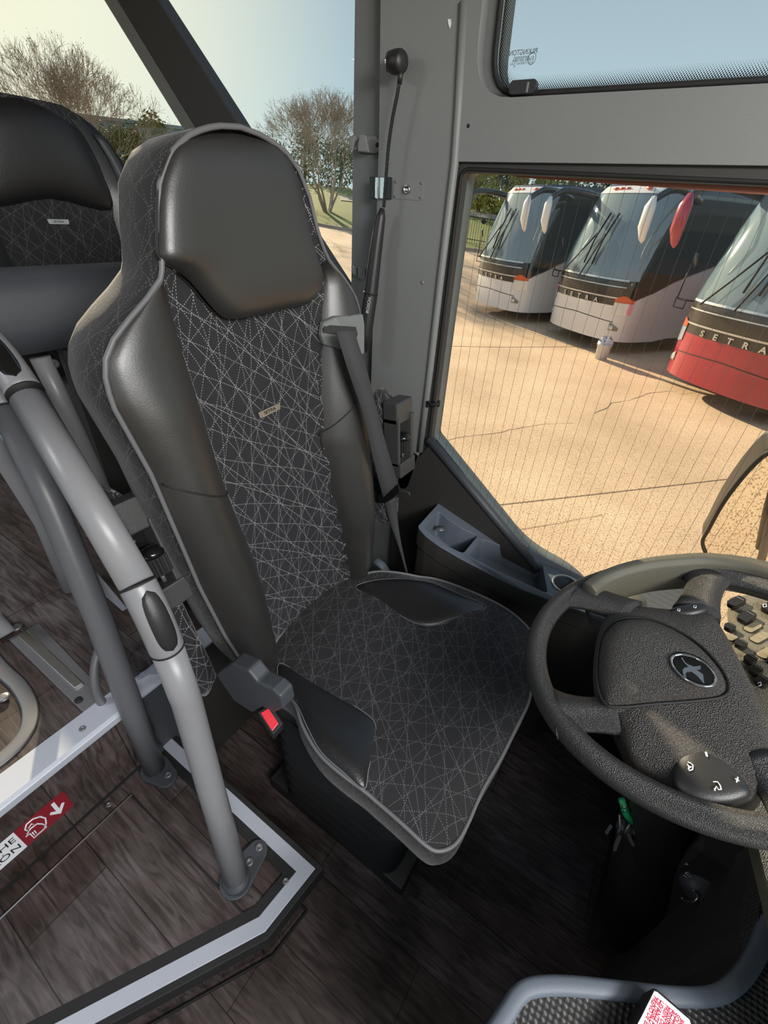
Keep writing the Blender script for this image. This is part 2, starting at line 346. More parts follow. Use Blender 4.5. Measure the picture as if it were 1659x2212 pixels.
def glassmat(name, tint=(0.94, 0.97, 0.96), refl=0.06):
    m = bpy.data.materials.new(name); m.use_nodes = True; t = m.node_tree; t.nodes.clear(); Nn = t.nodes.new
    o = Nn('ShaderNodeOutputMaterial'); mxs = Nn('ShaderNodeMixShader'); tr = Nn('ShaderNodeBsdfTransparent'); gl = Nn('ShaderNodeBsdfGlossy')
    tr.inputs[0].default_value = (*tint, 1); gl.inputs['Roughness'].default_value = 0.0; gl.inputs[0].default_value = (1, 1, 1, 1)
    lw = Nn('ShaderNodeLayerWeight'); pw_ = Nn('ShaderNodeMath'); pw_.operation = 'POWER'; pw_.inputs[1].default_value = 5.0
    mr_ = Nn('ShaderNodeMapRange'); mr_.inputs[3].default_value = 0.015; mr_.inputs[4].default_value = 0.5
    t.links.new(lw.outputs['Facing'], pw_.inputs[0]); t.links.new(pw_.outputs[0], mr_.inputs[0]); t.links.new(mr_.outputs[0], mxs.inputs[0]); t.links.new(tr.outputs[0], mxs.inputs[1]); t.links.new(gl.outputs[0], mxs.inputs[2]); t.links.new(mxs.outputs[0], o.inputs[0])
    return m
glass = glassmat('window_glass')
clear = glassmat('clear_plastic', (0.85, 0.86, 0.88))
def fritmat():
    m = bpy.data.materials.new('frit_dots'); m.use_nodes = True; t = m.node_tree; t.nodes.clear(); Nn = t.nodes.new; Ll = t.links.new
    o = Nn('ShaderNodeOutputMaterial'); mxs = Nn('ShaderNodeMixShader'); tr = Nn('ShaderNodeBsdfTransparent'); df = Nn('ShaderNodeBsdfDiffuse'); df.inputs[0].default_value = (.01, .01, .012, 1)
    g = Nn('ShaderNodeTexCoord'); uvn = Nn('ShaderNodeUVMap'); sp = Nn('ShaderNodeSeparateXYZ'); Ll(uvn.outputs[0], sp.inputs[0])
    mp = Nn('ShaderNodeMapping'); Ll(g.outputs['Object'], mp.inputs[0]); mp.inputs['Rotation'].default_value = (0, radians(45), 0); mp.inputs['Scale'].default_value = (330, 0, 330)
    fr = Nn('ShaderNodeVectorMath'); fr.operation = 'FRACTION'; Ll(mp.outputs[0], fr.inputs[0])
    sb = Nn('ShaderNodeVectorMath'); sb.operation = 'SUBTRACT'; Ll(fr.outputs[0], sb.inputs[0]); sb.inputs[1].default_value = (.5, 0, .5)
    ln = Nn('ShaderNodeVectorMath'); ln.operation = 'LENGTH'; Ll(sb.outputs[0], ln.inputs[0])
    rr = Nn('ShaderNodeMapRange'); Ll(sp.outputs['Y'], rr.inputs[0]); rr.inputs[1].default_value = 0; rr.inputs[2].default_value = 1; rr.inputs[3].default_value = .52; rr.inputs[4].default_value = .08
    lt = Nn('ShaderNodeMath'); lt.operation = 'LESS_THAN'; Ll(ln.outputs['Value'], lt.inputs[0]); Ll(rr.outputs[0], lt.inputs[1])
    Ll(lt.outputs[0], mxs.inputs[0]); Ll(tr.outputs[0], mxs.inputs[1]); Ll(df.outputs[0], mxs.inputs[2]); Ll(mxs.outputs[0], o.inputs[0])
    return m
frit = fritmat()

# ================================================================== THE BUS BODY (setting)
WALLY = 1.12; PF = 0.28; AF = 0.50
def xz(px, py, y=WALLY):
    p = P(px, py, y=y); return Vector((p.x, p.z))
# --- left wall with its three window openings
dw = roundpoly([xz(1004, 366), xz(932, 945), xz(1130, 1190), Vector((-.02, .60)), Vector((.10, .50)), Vector((.95, .50)), Vector((1.02, 1.49)), xz(1659, 396)], [.02, .01, .2, .1, .1, .05, .05, .0])
ub = xz(1659, 166).y
uw = roundpoly([Vector((xz(1085, 0).x-.02, 2.02)), xz(1070, 205), Vector((.95, ub)), Vector((.95, 2.02))], [.05, .055, .05, .05])
uw = roundpoly([Vector((xz(1085, 0).x-.008, 2.02)), Vector((xz(1072, 150).x, ub)), Vector((.95, ub)), Vector((.95, 2.02))], [.05, .06, .05, .05])
pwx = xz(763, 300).x
pw = roundpoly([Vector((pwx, 2.02)), Vector((pwx, 1.17)), Vector((-5.6, 1.17)), Vector((-5.6, 2.02))], .03)
wl = plate('wall_left', [[(-6, -.3), (1.25, -.3), (1.25, 2.2), (-6, 2.2)], dw, uw, pw], .06, WY(WALLY+.03), greyd)
tag(wl, kind='structure')
# raised grey cover: pillar, header between the two windows
pc = [xz(803, 850, 1.10), xz(822, 300, 1.10), xz(826, -30, 1.10), Vector((-.70, 2.2)), Vector((1.25, 2.2)), Vector((1.25, xz(1659, 362, 1.10).y)), xz(985, 350, 1.10), xz(905, 985, 1.10), xz(880, 1060, 1.10), xz(810, 1020, 1.10)]
uw2 = roundpoly([Vector((xz(1085, 0).x-.035, 2.05)), Vector((xz(1072, 150).x-.03, ub-.012)), Vector((1.0, ub-.012)), Vector((1.0, 2.05))], [.05, .08, .05, .05])
o = plate('trim_1', [roundpoly(pc, [.02, .02, .0, .0, .0, .0, .006, .03, .03, .02]), uw2], .03, WY(WALLY-.012), greypl, bev=.006); tag(o, kind='structure')
# lighter rolled edge of the pillar cover
o = MB().tube([P(a, b, y=1.095) for a, b in ((1003, 4), (990, 240), (982, 352), (953, 590), (929, 800), (907, 975))], .0095, 10).build('trim_2', greypl); tag(o, kind='structure')
# dark sash around the driver window
def ring(lp, gr):
    c = sum((Vector(p) for p in lp), Vector((0, 0)))/len(lp); n = len(lp); o_ = []
    for i in range(n):
        a, b, d = Vector(lp[i-1]), Vector(lp[i]), Vector(lp[(i+1) % n]); t = (d-a); t = t.normalized() if t.length > 1e-9 else Vector((1, 0))
        o_.append(b+Vector((t.y, -t.x))*gr)
    return o_
def area(lp): return sum(lp[i-1][0]*lp[i][1]-lp[i][0]*lp[i-1][1] for i in range(len(lp)))
def grow(lp, g_): return ring(lp, g_ if area(lp) > 0 else -g_)
win1 = thing('window_1', None, None, (.2, WALLY, 1.0)); tag(win1, kind='structure')
sash = plate('sash', [grow(dw, .021), grow(dw, -.006)], .024, WY(WALLY-.004), rubber, win1, bev=.004)
MB().tube([Vector((p.x, WALLY-.016, p.y)) for p in dw], .004, 6, closed=True).build('seal_lip', black, win1)
plate('pane', [dw], .004, WY(WALLY+.012), glass, win1)
# copper bus bar along the pane's top edge and the fine heating wires
tl, tr_ = xz(1035, 374, WALLY+.009), xz(1659, 401, WALLY+.009)
tr2 = tl+(tr_-tl)*1.55
MB().prism([(tl.x, WALLY+.005, tl.y+.004), (tr2.x, WALLY+.005, tr2.y+.004), (tr2.x, WALLY+.005, tr2.y-.018), (tl.x+.1, WALLY+.005, tl.y-.006)], (0, .003, 0)).build('bus_bar', copper, win1, smooth=False)
wires = MB(); x = -.505
while x < .95:
    # bottom end on the slanted sill
    def inside_low(xx):
        zs = []
        for i in range(len(dw)):
            a, b = dw[i-1], dw[i]
            if (a.x-xx)*(b.x-xx) <= 0 and abs(a.x-b.x) > 1e-6: zs.append(a.y+(b.y-a.y)*(xx-a.x)/(b.x-a.x))
        return (min(zs), max(zs)) if len(zs) > 1 else None
    r_ = inside_low(x)
    if r_: wires.tube([(x, WALLY+.009, r_[0]+.004), (x+.0008*sin(x*90), WALLY+.009, (r_[0]+r_[1])/2), (x, WALLY+.009, r_[1]-.01)], .00042, 4)
    x += .0262
wires.build('heating_wire', copper if False else rubber, win1)
# slanted sill strip of the driver window
a, b = P(925, 948, y=1.10), P(1165, 1232, y=1.10)
MB().tube([a, a.lerp(b, .5), b], .013, 8, flat=((0, 1, 0), 1.0)).build('trim_3', darkpl); tag(bpy.data.objects['trim_3'], kind='structure')
# clip holding the seal
clip = thing('seal_clip', 'small black wire clip across the dark window seal above the slanted sill', 'clip', P(935, 872, y=1.09))
MB().tube([P(922, 869, y=1.085), P(934, 875, y=1.082), P(949, 872, y=1.085)], .0035, 8).build('strap', black, clip)
for q in ((924, 873), (947, 872)): MB().box((-.004, -.004, -.009), (.004, .004, .009), Matrix.Translation(P(*q, y=1.088))).build('hook', black, clip, bev=.001)
# upper window
win2 = thing('window_2', None, None, (.2, WALLY, 1.8)); tag(win2, kind='structure')
plate('pane', [uw], .004, WY(WALLY+.012), glass, win2)
MB().tube([Vector((p.x, WALLY-.002, p.y)) for p in grow(uw, .004)], .0055, 6, closed=True).build('seal', black, win2)
ub_ = MB(); A_ = uw; B_ = grow(uw, -.024); V = []; U = []
for p, q in zip(A_, B_): V += [Vector((p.x, WALLY+.008, p.y)), Vector((q.x, WALLY+.008, q.y))]; U += [(0, 0), (0, 1)]
n_ = len(A_); F = [(2*i, 2*((i+1) % n_), 2*((i+1) % n_)+1, 2*i+1) for i in range(n_)]
mk('frit_band', V, F, frit, win2, False, uv=U)
def etch(s_, px, py, size, sx=1.0):
    p = P(px, py, y=WALLY+.007); M = frame(p, (1, 0, 0), (0, 0, 1)) @ Matrix.Diagonal((-1, 1, 1, 1))
    text('glass_etching', s_, size, M, rubber, win2, .0001, sx=sx)
etch('PILKINGTON', 1130, 113, .0105, .9); etch('laminated', 1127, 123, .006, 1.3); etch('43R-00108A', 1126, 130, .0062, 1.15); etch('DOT 17 M38 AS1 TOUI', 1127, 137, .0048, .95); etch('8', 1111, 144, .005)
p = P(1149, 126, y=WALLY+.007)
MB().tube([p+Vector((.0075*cos(a*pi/8), 0, .0085*sin(a*pi/8))) for a in range(16)], .0005, 4, closed=True).build('glass_etching', rubber, win2)
etch('E1', 1149, 126, .008, .9)
latch = thing('window_latch', 'small black plastic catch at the lower left corner of the upper window', 'latch', P(1131, 189, y=1.10))
c = P(1131, 189, y=1.098)
plate('catch', [rrect(.052, .020, .007)], .014, frame(c, (1, 0, .0), (0, 0, 1)), blackpl, latch, bev=.003)
MB().box((-.0025, -.0085, -.009), (.0025, -.004, .006), Matrix.Translation(c+Vector((.010, 0, 0)))).build('rib', greyd, latch, bev=.001)
# passenger window
win3 = thing('window_3', None, None, (-3, WALLY, 1.6)); tag(win3, kind='structure')
plate('pane', [pw], .004, WY(WALLY+.02), glass, win3)
# slanted pillar between the passenger windows
def dz(px, py, y=WALLY): 
    p = P(px, py, y=y); return p
a0, a1 = dz(340, 0), dz(525, 285); b0, b1 = dz(252, 0), dz(425, 283); c0, c1 = dz(225, 0, 1.14), dz(397, 280, 1.14)
def ext(p, q, z): return p+(q-p)*((z-p.z)/(q.z-p.z))
o = MB().prism([ext(b0, b1, 2.15), ext(a0, a1, 2.15), ext(a0, a1, 1.15), ext(b0, b1, 1.15)], (0, .05, 0)).build('trim_4', rubber, smooth=False, bev=.004); tag(o, kind='structure')
u0, u1, v0, v1 = ext(b0, b1, 2.15), ext(b0, b1, 1.15), ext(c0, c1, 2.15), ext(c0, c1, 1.15)
o = MB().prism([u0, u1, v1, v0], (0, .03, 0)).build('trim_5', greypl, smooth=False); tag(o, kind='structure')
# side panel under the driver window: lower body lining
o = plate('trim_6', [[(-.62, .0), (-.62, .86), xz(908, 985, 1.10), xz(935, 955, 1.10), xz(1150, 1215, 1.10), (.0, .585), (.08, .49), (1.2, .49), (1.2, 0)]], .03, WY(WALLY-.012), rubber); tag(o, kind='structure')
# roof, right side with its door glass and windows, front with windscreen, rear
o = MB().box((-6, -1.45, 2.2), (1.35, 1.18, 2.26)).build('ceiling', greypl, smooth=False); tag(o, kind='structure')
wr = plate('wall_right', [[(-6, -.3), (1.3, -.3), (1.3, 2.2), (-6, 2.2)], [(-.55, 0.3), (-.55, 2.05), (1.15, 2.05), (1.15, .3)], [(-5.6, 1.17), (-5.6, 2.02), (-.75, 2.02), (-.75, 1.17)]], .05, WY(-1.40), greyd); tag(wr, kind='structure')
o = plate('door_1', [[(-.55, .3), (-.55, 2.05), (1.15, 2.05), (1.15, .3)]], .004, WY(-1.40), glass); tag(o, kind='structure')
o = plate('window_4', [[(-5.6, 1.17), (-5.6, 2.02), (-.75, 2.02), (-.75, 1.17)]], .004, WY(-1.40), glass); tag(o, kind='structure')
YZ = Matrix(((0,0,1,1.30),(1,0,0,0),(0,1,0,0),(0,0,0,1)))
o = plate('wall_front', [[(-1.4, -.3), (1.15, -.3), (1.15, 2.2), (-1.4, 2.2)], roundpoly([(-1.3, .72), (1.05, .72), (1.05, 2.1), (-1.3, 2.1)], .06)], .05, YZ, greyd); tag(o, kind='structure')
o = plate('window_5', [roundpoly([(-1.3, .72), (1.05, .72), (1.05, 2.1), (-1.3, 2.1)], .06)], .005, YZ, glass); tag(o, kind='structure')
o = MB().box((-6.05, -1.4, -.3), (-6, 1.15, 2.2)).build('wall_rear', greyd, smooth=False); tag(o, kind='structure')

# ------------------------------------------------------------------ floors
o = MB().box((-.80, -1.4, -.05), (1.3, 1.12, 0)).build('floor', wood, smooth=False); tag(o, kind='structure')
# aisle podium with the hatch (dark plank top), chamfered corner at the driver's well
pl = [Vector((-.748, .226)), Vector((-.263, .226)), Vector((-.276, .113)), Vector((-.50, -.245)), Vector((-.85, -.80)), Vector((-.85, -1.37)), Vector((-2.5, -1.37))]
pl = [(-.748, .222), (-.267, .222), (-.282, .115), (-.52, -.27), (-.80, -.72), (-.748, -.72)]
o = MB().prism([(x_, y_, .0) for x_, y_ in [(-.76, .215), (-.29, .215), (-.305, .118), (-.535, -.255), (-.80, -.70)]], (0, 0, PF-.004)).build('floor_podium', wood, smooth=False); tag(o, kind='structure')
def edge_strip(nm, a, b, w_, z0, z1, m, inset=0.0, ext_=0):
    a, b = Vector(a), Vector(b); t = (b-a).normalized(); n = Vector((-t.y, t.x))
    pts = [a+n*inset, b+n*inset, b+n*(inset+w_), a+n*(inset+w_)]
    return MB().prism([(p.x, p.y, z0) for p in pts], (0, 0, z1-z0)).build(nm, m, smooth=False, bev=.0015)
def miter(poly, off):
    o_ = []
    for i in range(len(poly)):
        b = Vector(poly[i])
        if i in (0, len(poly)-1):
            t = (Vector(poly[1])-b if i == 0 else b-Vector(poly[-2])).normalized(); o_.append(b+Vector((t.y, -t.x))*off); continue
        t1 = (b-Vector(poly[i-1])).normalized(); t2 = (Vector(poly[i+1])-b).normalized(); n1 = Vector((t1.y, -t1.x)); n2 = Vector((t2.y, -t2.x)); m_ = (n1+n2).normalized()
        o_.append(b+m_*off/max(.3, m_.dot(n1)))
    return o_
PE = [(-.748, .243), (-.257, .243), (-.272, .112), (-.46, -.185), (-.80, -.722)]      # outer edge of the nosing
def band(nm, o1, o2, z0, z1, m, bev=.002):
    A_, B_ = miter(PE, o1), miter(PE, o2); mb = MB(); n = len(A_); V = []
    for p, q in zip(A_, B_): V += [(p.x, p.y, z0), (q.x, q.y, z0), (q.x, q.y, z1), (p.x, p.y, z1)]
    F = []
    for i in range(n-1):
        for j in range(4): F.append((4*i+j, 4*i+(j+1) % 4, 4*i+4+(j+1) % 4, 4*i+4+j))
    F += [(0, 1, 2, 3), (4*n-4, 4*n-3, 4*n-2, 4*n-1)]
    o_ = mb.add(V, F).build(nm, m, smooth=False, bev=bev); return tag(o_, kind='structure')
band('trim_7', -.012, .0, PF-.045, PF+.001, black)        # black bumper nosing
band('trim_8', .0, .027, PF-.01, PF+.0035, strip, .001)   # light metal strip
band('trim_9', .027, .046, PF-.01, PF+.002, black, .0005)       # black inner band
band('trim_10', .018, .021, 0, .01, black, .0005)
# service hatch in the podium
hatch = thing('floor_hatch', 'wood plank service hatch with thin metal edge in the step podium', 'hatch', (-.52, 0, PF))
hp = [(-.703, .105), (-.316, .108), (-.325, .068), (-.49, -.19), (-.703, -.19)]
MB().prism([(x_, y_, PF-.003) for x_, y_ in [(-.703, .105), (-.312, .108), (-.352, .045), (-.50, -.19), (-.57, -.30), (-.703, -.50)]], (0, 0, .0045)).build('hatch_panel', wood, hatch, smooth=False)
MB().box((-.7065, -.5, PF-.002), (-.7035, .108, PF+.0035)).build('metal_edge', silver, hatch, smooth=False)
MB().box((-.7065, .105, PF-.002), (-.31, .1085, PF+.003)).build('shadow_gap', black, hatch, smooth=False)
def screw(px, py, z, r=.0065, lab='small dark countersunk screw', M=None, m=steelg, x=None, y=None, ax=(0, 0, 1), parent=None):
    p = P(px, py, x=x, y=y, z=z) if z is not None else P(px, py, x=x, y=y)
    t = MB().lathe([(r, 0), (r, .001), (r*.72, .0022), (r*.45, .0016), (r*.38, .0004), (r*.1, .0004)], p, ax, 14).build('screw', m, parent)
    if parent is None: tag(t, lab, 'screw')
    return t
screw(235, 1738, PF, lab='screw in the planks beside the upper corner of the floor hatch')
screw(617, 1903, PF+.003, lab='screw at the chamfered corner of the podium edge strip')
# higher passenger floor and its riser
o = MB().box((-6, -1.4, AF-.03), (-.752, 1.12, AF)).build('floor_aisle', wood, smooth=False); tag(o, kind='structure')
o = MB().box((-.775, -1.37, .0), (-.75, .206, AF-.004)).build('floor_riser', wood, smooth=False); tag(o, kind='structure')
o = MB().box((-.80, .206, .0), (-.775, 1.12, AF-.004)).build('wall_podium', rubber, smooth=False); tag(o, kind='structure')
o = MB().box((-.748, .2, PF), (-.744, .206, AF)).build('trim_11', greyd, smooth=False); tag(o, kind='structure')
MB().box((-.752, -1.37, PF), (-.746, .20, PF+.006)).build('trim_12', black, smooth=False); tag(bpy.data.objects['trim_12'], kind='structure')
o = MB().prism([(-.812, 0, AF+.0035), (-.752, 0, AF+.0035), (-.744, 0, AF-.002), (-.741, 0, AF-.016), (-.75, 0, AF-.018), (-.752, 0, AF-.002), (-.812, 0, AF)], (0, -1.37, 0)).build('nosing', strip, smooth=False, bev=.002)
o.location.y = .206; o.name = 'trim_13'; tag(o, kind='structure')
screw(178, 1574, AF+.004, lab='screw in the pale metal step nosing')
# driver podium rear box with the silver edge behind the seat
o = MB().box((-.775, .206, 0), (-.745, .34, AF-.002)).build('trim_14', darkpl, smooth=False); tag(o, kind='structure')
o = MB().box((-.80, .21, AF-.002), (-.742, .5, AF+.004)).build('trim_15', strip, smooth=False); tag(o, kind='structure')
# step sticker on the riser
stk = thing('step_sticker', 'red and white warning sticker with steps symbol and arrow on the step riser', 'sticker', (-.7485, -.05, .38))
XR = -.7490
def st(px, py): return P(px, py, x=XR)
tr0, br0 = st(137, 1709), st(157, 1737)
ztop, zbot = st(80, 1755).z, st(58, 1829).z
yr = st(147, 1722).y; ym = st(43, 1812).y
print('sticker', tr0, br0, ztop, zbot, yr, ym)
SM = Matrix(((0,0,1,XR),(1,0,0,0),(0,1,0,0),(0,0,0,1)))
hz = (ztop+zbot)/2; hh = abs(ztop-zbot)
plate('red_field', [roundpoly([(ym, hz-hh/2), (yr, hz-hh/2), (yr, hz+hh/2), (ym, hz+hh/2)], [0, .008, .008, 0])], .0006, SM, redst, stk)
plate('white_field', [[(ym-.26, hz-hh/2), (ym, hz-hh/2), (ym, hz+hh/2), (ym-.26, hz+hh/2)]], .0006, SM, white, stk)
ux = (yr-ym)
def sy(u, v): return (ym+u*ux, hz+(v-.5)*hh)
SM2 = Matrix(((0,0,1,XR+.0007),(1,0,0,0),(0,1,0,0),(0,0,0,1)))
plate('arrow', [[sy(*q) for q in ((.70, .86), (.77, .86), (.77, .42), (.86, .56), (.90, .48), (.74, .16), (.58, .48), (.62, .56), (.70, .42))]], .0005, SM2, white, stk)
def sline(pts, r): MB().tube([Vector((XR+.0007, *sy(*q))) for q in pts], r, 6).build('pictogram', white, stk)
sline(spline([Vector(q) for q in ((.18, .62, 0), (.16, .82, 0), (.30, .92, 0), (.46, .78, 0), (.50, .5, 0), (.42, .2, 0))], 6) if False else [(.18, .55), (.15, .75), (.22, .90), (.34, .90), (.45, .76), (.50, .52), (.46, .30), (.38, .14)], .0016)
sline([(.12, .50), (.22, .60), (.34, .58), (.40, .40), (.42, .22)], .0014)
sline([(.08, .44), (.16, .44), (.16, .12), (.42, .12), (.42, .2)], .0013)
sline([(.20, .40), (.20, .18)], .0011); sline([(.24, .40), (.24, .18)], .0011); sline([(.20, .68), (.28, .76), (.30, .66)], .0012)
TM = lambda y_, z_: Matrix(((0,0,1,XR+.0006),(1,0,0,y_),(0,1,0,z_),(0,0,0,1)))
text('lettering', 'WATCH THE', .023, TM(ym-.004, hz+hh*.22), black, stk, .0002, align='RIGHT')
text('lettering', 'ESCALÓN', .023, TM(ym-.004, hz-hh*.20), black, stk, .0002, align='RIGHT')

# ================================================================== DRIVER SEAT
YC = .55
def xc(z): return -.545-.085*(z-.6)
EDGE = [(.56,.38,.74),(.60,.365,.76),(.65,.348,.78),(.75,.327,.80),(.89,.307,.815),(1.01,.297,.817),(1.118,.288,.817),(1.228,.268,.812),(1.273,.273,.806),(1.305,.300,.792),(1.335,.345,.762),(1.355,.375,.735),(1.375,.386,.712),(1.412,.393,.694),(1.46,.408,.680),(1.494,.435,.660),(1.512,.462,.638),(1.523,.49,.610),(1.529,.518,.582),(1.532,.549,.551)]
SEAM = [(.56,.44,.72),(.60,.443,.725),(.75,.440,.705),(.867,.435,.690),(1.025,.412,.674),(1.10,.405,.680),(1.164,.402,.688),(1.276,.396,.707),(1.34,.393,.722),(1.37,.388,.715)]
def front_x(y, z):
    L_, R_ = lerp_tab(EDGE, z); b = xc(z)
    if z < 1.37:
        sL, sR = lerp_tab(SEAM, z); pk = lerp_tab([(.56,.02),(.66,.05),(.80,.062),(1.0,.045),(1.2,.034),(1.30,.018),(1.37,0)], z)[0]
        if y < sL: t = max(0, min(1, (y-L_)/max(1e-4, sL-L_))); return b+.02*(1-t)+pk*sin(pi*t)**.75
        if y > sR: t = max(0, min(1, (R_-y)/max(1e-4, R_-sR))); return b+.02*(1-t)+pk*sin(pi*t)**.75
        t = (y-sL)/(sR-sL); return b-.014*sin(pi*t)
    t = max(0, min(1, (y-L_)/max(1e-4, R_-L_))); return b+.02*(abs(2*t-1)**3)
def PB(px, py, off=0.0):
    x = -.6
    for _ in range(8): p = P(px, py, x=x); x = front_x(p.y, p.z)+off
    return Vector((p.y, p.z))
seat = thing('driver_seat', 'black and grey driver seat with leather bolsters, grey piping and stitched fabric centre', 'seat', (-.33, .55, 0))
zs = [.56+.80*i/40 for i in range(41)]+[1.37+.162*sin(pi/2*i/16) for i in range(17)]
nu = 40; V = []; U = []; F = []
for z in zs:
    L_, R_ = lerp_tab(EDGE, z)
    for j in range(nu+1): y = L_+(R_-L_)*j/nu; V.append((front_x(y, z), y, z)); U.append((y, z))
for i in range(len(zs)-1):
    for j in range(nu): a = i*(nu+1)+j; F.append((a, a+1, a+nu+2, a+nu+1))
mk('centre_panel', V, F, fab, seat, uv=U)
V = []; U = []; F = []; prof = [(0,0),(-.006,-.008),(-.010,-.03),(-.004,-.08),(.012,-.108),(.045,-.128),(.10,-.135)]
for z in zs:
    L_, R_ = lerp_tab(EDGE, z); hw = (R_-L_)/2; xp = xc(z)+.02; row = []
    k = min(1, hw/.12)
    for dy, dx in prof: row.append((xp+dx*(.75+.25*k), L_+min(dy, hw) if dy > 0 else L_+dy, z+dx*.12*(1-k)))
    for dy, dx in prof[::-1]: row.append((xp+dx*(.75+.25*k), R_-min(dy, hw) if dy > 0 else R_-dy, z+dx*.12*(1-k)))
    acc = 0
    for q, v in enumerate(row):
        if q: acc += (Vector(v)-Vector(row[q-1])).length
        V.append(v); U.append((acc*1.1, z))
m_ = 2*len(prof)
for i in range(len(zs)-1):
    for j in range(m_-1): a = i*m_+j; F.append((a, a+1, a+m_+1, a+m_))
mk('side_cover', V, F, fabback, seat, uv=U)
def bolster(side):
    V = []; F = []; zz = [.585+(1.372-.585)*i/50 for i in range(51)]; n = 14
    for z in zz:
        L_, R_ = lerp_tab(EDGE, z); sL, sR = lerp_tab(SEAM, z)
        a, b = (L_, sL) if side < 0 else (R_, sR)
        for j in range(n+1): y = a+(b-a)*j/n; V.append((front_x(y, z)+(.0045 if 0 < j < n else .0005), y, z))
    for i in range(len(zz)-1):
        for j in range(n): q = i*(n+1)+j; F.append((q, q+1, q+n+2, q+n+1))
    b = mk('side_bolster', V, F, leather, seat)
    MB().tube([(front_x(lerp_tab(SEAM, z)[0 if side < 0 else 1], z)+.002, lerp_tab(SEAM, z)[0 if side < 0 else 1], z) for z in zz], .0017, 6).build('seam', black, b)
    q0, q1 = (PB(345, 1045), PB(486, 1060)) if side < 0 else (PB(693, 945), PB(768, 865))
    MB().tube([(lambda p: (front_x(p.x, p.y)+.0045, p.x, p.y))(q0.lerp(q1, t/10)) for t in range(11)], .0018, 6).build('seam', black, b)
bolster(-1); bolster(1)
pp = []
for z in [.59]+zs[2:]: L_, R_ = lerp_tab(EDGE, z); pp.append((xc(z)+.022, L_-.001, z))
pr = []
for z in ([.59]+zs[2:])[::-1]: L_, R_ = lerp_tab(EDGE, z); pr.append((xc(z)+.022, R_+.001, z))
MB().tube(pp+pr, .0036, 8).build('piping', piping, seat)
def patch(name, outline, base, infl, m, parent, rings=12, power=4, lift=.0, uvf=None):    # outline: list of 2D points; base(u,v)->Vector, normal offset along fn
    n = len(outline); c = sum((Vector(p) for p in outline), Vector((0, 0)))/n; V = []; F = []; U = []
    for k in range(rings):
        r = 1-(k/(rings))**1.6 if k else 1.0
        h = infl*math.sqrt(max(0, 1-r**power))+lift
        for p in outline: q = c+(Vector(p)-c)*r; V.append(base(q.x, q.y, h)); U.append((q.x, q.y))
    V.append(base(c.x, c.y, infl+lift)); U.append((c.x, c.y))
    for k in range(rings-1):
        for j in range(n): F.append((k*n+j, k*n+(j+1) % n, (k+1)*n+(j+1) % n, (k+1)*n+j))
    for j in range(n): F.append(((rings-1)*n+j, (rings-1)*n+(j+1) % n, rings*n))
    return mk(name, V, F, m, parent, uv=U)
pad = [PB(a, b, .01) for a, b in ((352, 560), (347, 500), (349, 420), (362, 362), (390, 312), (440, 290), (500, 284), (562, 291), (608, 315), (639, 360), (656, 420), (670, 480), (684, 540), (688, 590), (682, 628), (655, 655), (600, 667), (540, 681), (500, 688), (475, 682), (448, 655), (410, 610), (375, 582))]
pad = [Vector((p.x, p.y)) for p in spline([Vector((p.x, p.y, 0)) for p in pad], 4, True)]
def padbase(u, v, h):
    L_, R_ = lerp_tab(EDGE, max(v, 1.36)); t = max(0, min(1, (u-L_)/max(1e-4, R_-L_))); return Vector((xc(v)+.003+.017*abs(2*t-1)**3+h, u, v))
hd = patch('headrest_pad', pad, padbase, .030, leather, seat, power=6, lift=-.001)
MB().tube([(front_x(p.x, p.y)+.003, p.x, p.y) for p in pad], .0016, 6, closed=True).build('seam', black, hd)
# little silver badge
q = PB(582, 887, .004); bc = Vector((front_x(q.x, q.y)+.004, q.x, q.y)); BM = frame(bc, (0, 1, .06), (-.1, 0, 1))
bdg = plate('badge', [roundpoly([(-.026, -.006), (.026, -.006), (.028, .006), (-.028, .006)], .002)], .003, BM, silver, seat, bev=.0006)
text('lettering', 'SETRA', .0085, BM @ Matrix.Translation((0, 0, .0019)), black, bdg, .0001, sx=1.25)
# --- cushion
ZC = .60
cpx = [(560, 1475), (600, 1492), (636, 1528), (655, 1585), (690, 1640), (740, 1682), (800, 1722), (870, 1780), (920, 1822), (950, 1833), (985, 1817), (1012, 1775), (1045, 1700), (1085, 1630), (1120, 1560), (1148, 1500), (1156, 1430), (1155, 1390), (1140, 1352), (1080, 1308), (1000, 1272), (940, 1253), (900, 1252), (860, 1249), (790, 1245), (700, 1270), (600, 1380)]
cout = [P(a, b, z=ZC) for a, b in cpx]
cout = [Vector((p.x, p.y)) for p in spline(cout, 5, True)]
cc = sum(cout, Vector((0, 0)))/len(cout)
def ctop(u, v, h): 
    dx = max(0, u+.16)
    s_ = math.exp(-((v-.33)/.055)**2)+math.exp(-((v-.79)/.055)**2); s_ *= max(0, 1-abs((u+.36)/.20)**2)
    return Vector((u, v, ZC+h-.030*(dx/.14)**2*.5+.026*s_))
V = []; F = []; U = []; n = len(cout); rings = 18
for k in range(rings):
    r = 1-(k/rings)**1.3; h = .012*(1-r**5)-.02*max(0, .75-r)
    for p in cout: q = cc+(p-cc)*r; V.append(ctop(q.x, q.y, h)); U.append((q.x*1.0, q.y))
V.append(ctop(cc.x, cc.y, -.003)); U.append((cc.x, cc.y))
for k in range(rings-1):
    for j in range(n): F.append((k*n+j, k*n+(j+1) % n, (k+1)*n+(j+1) % n, (k+1)*n+j))
for j in range(n): F.append(((rings-1)*n+j, (rings-1)*n+(j+1) % n, rings*n))
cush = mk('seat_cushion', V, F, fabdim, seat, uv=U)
MB().tube([ctop(p.x, p.y, .001) for p in cout], .0036, 8, closed=True).build('piping', piping, seat)
V = []; F = []; U = []; acc = 0
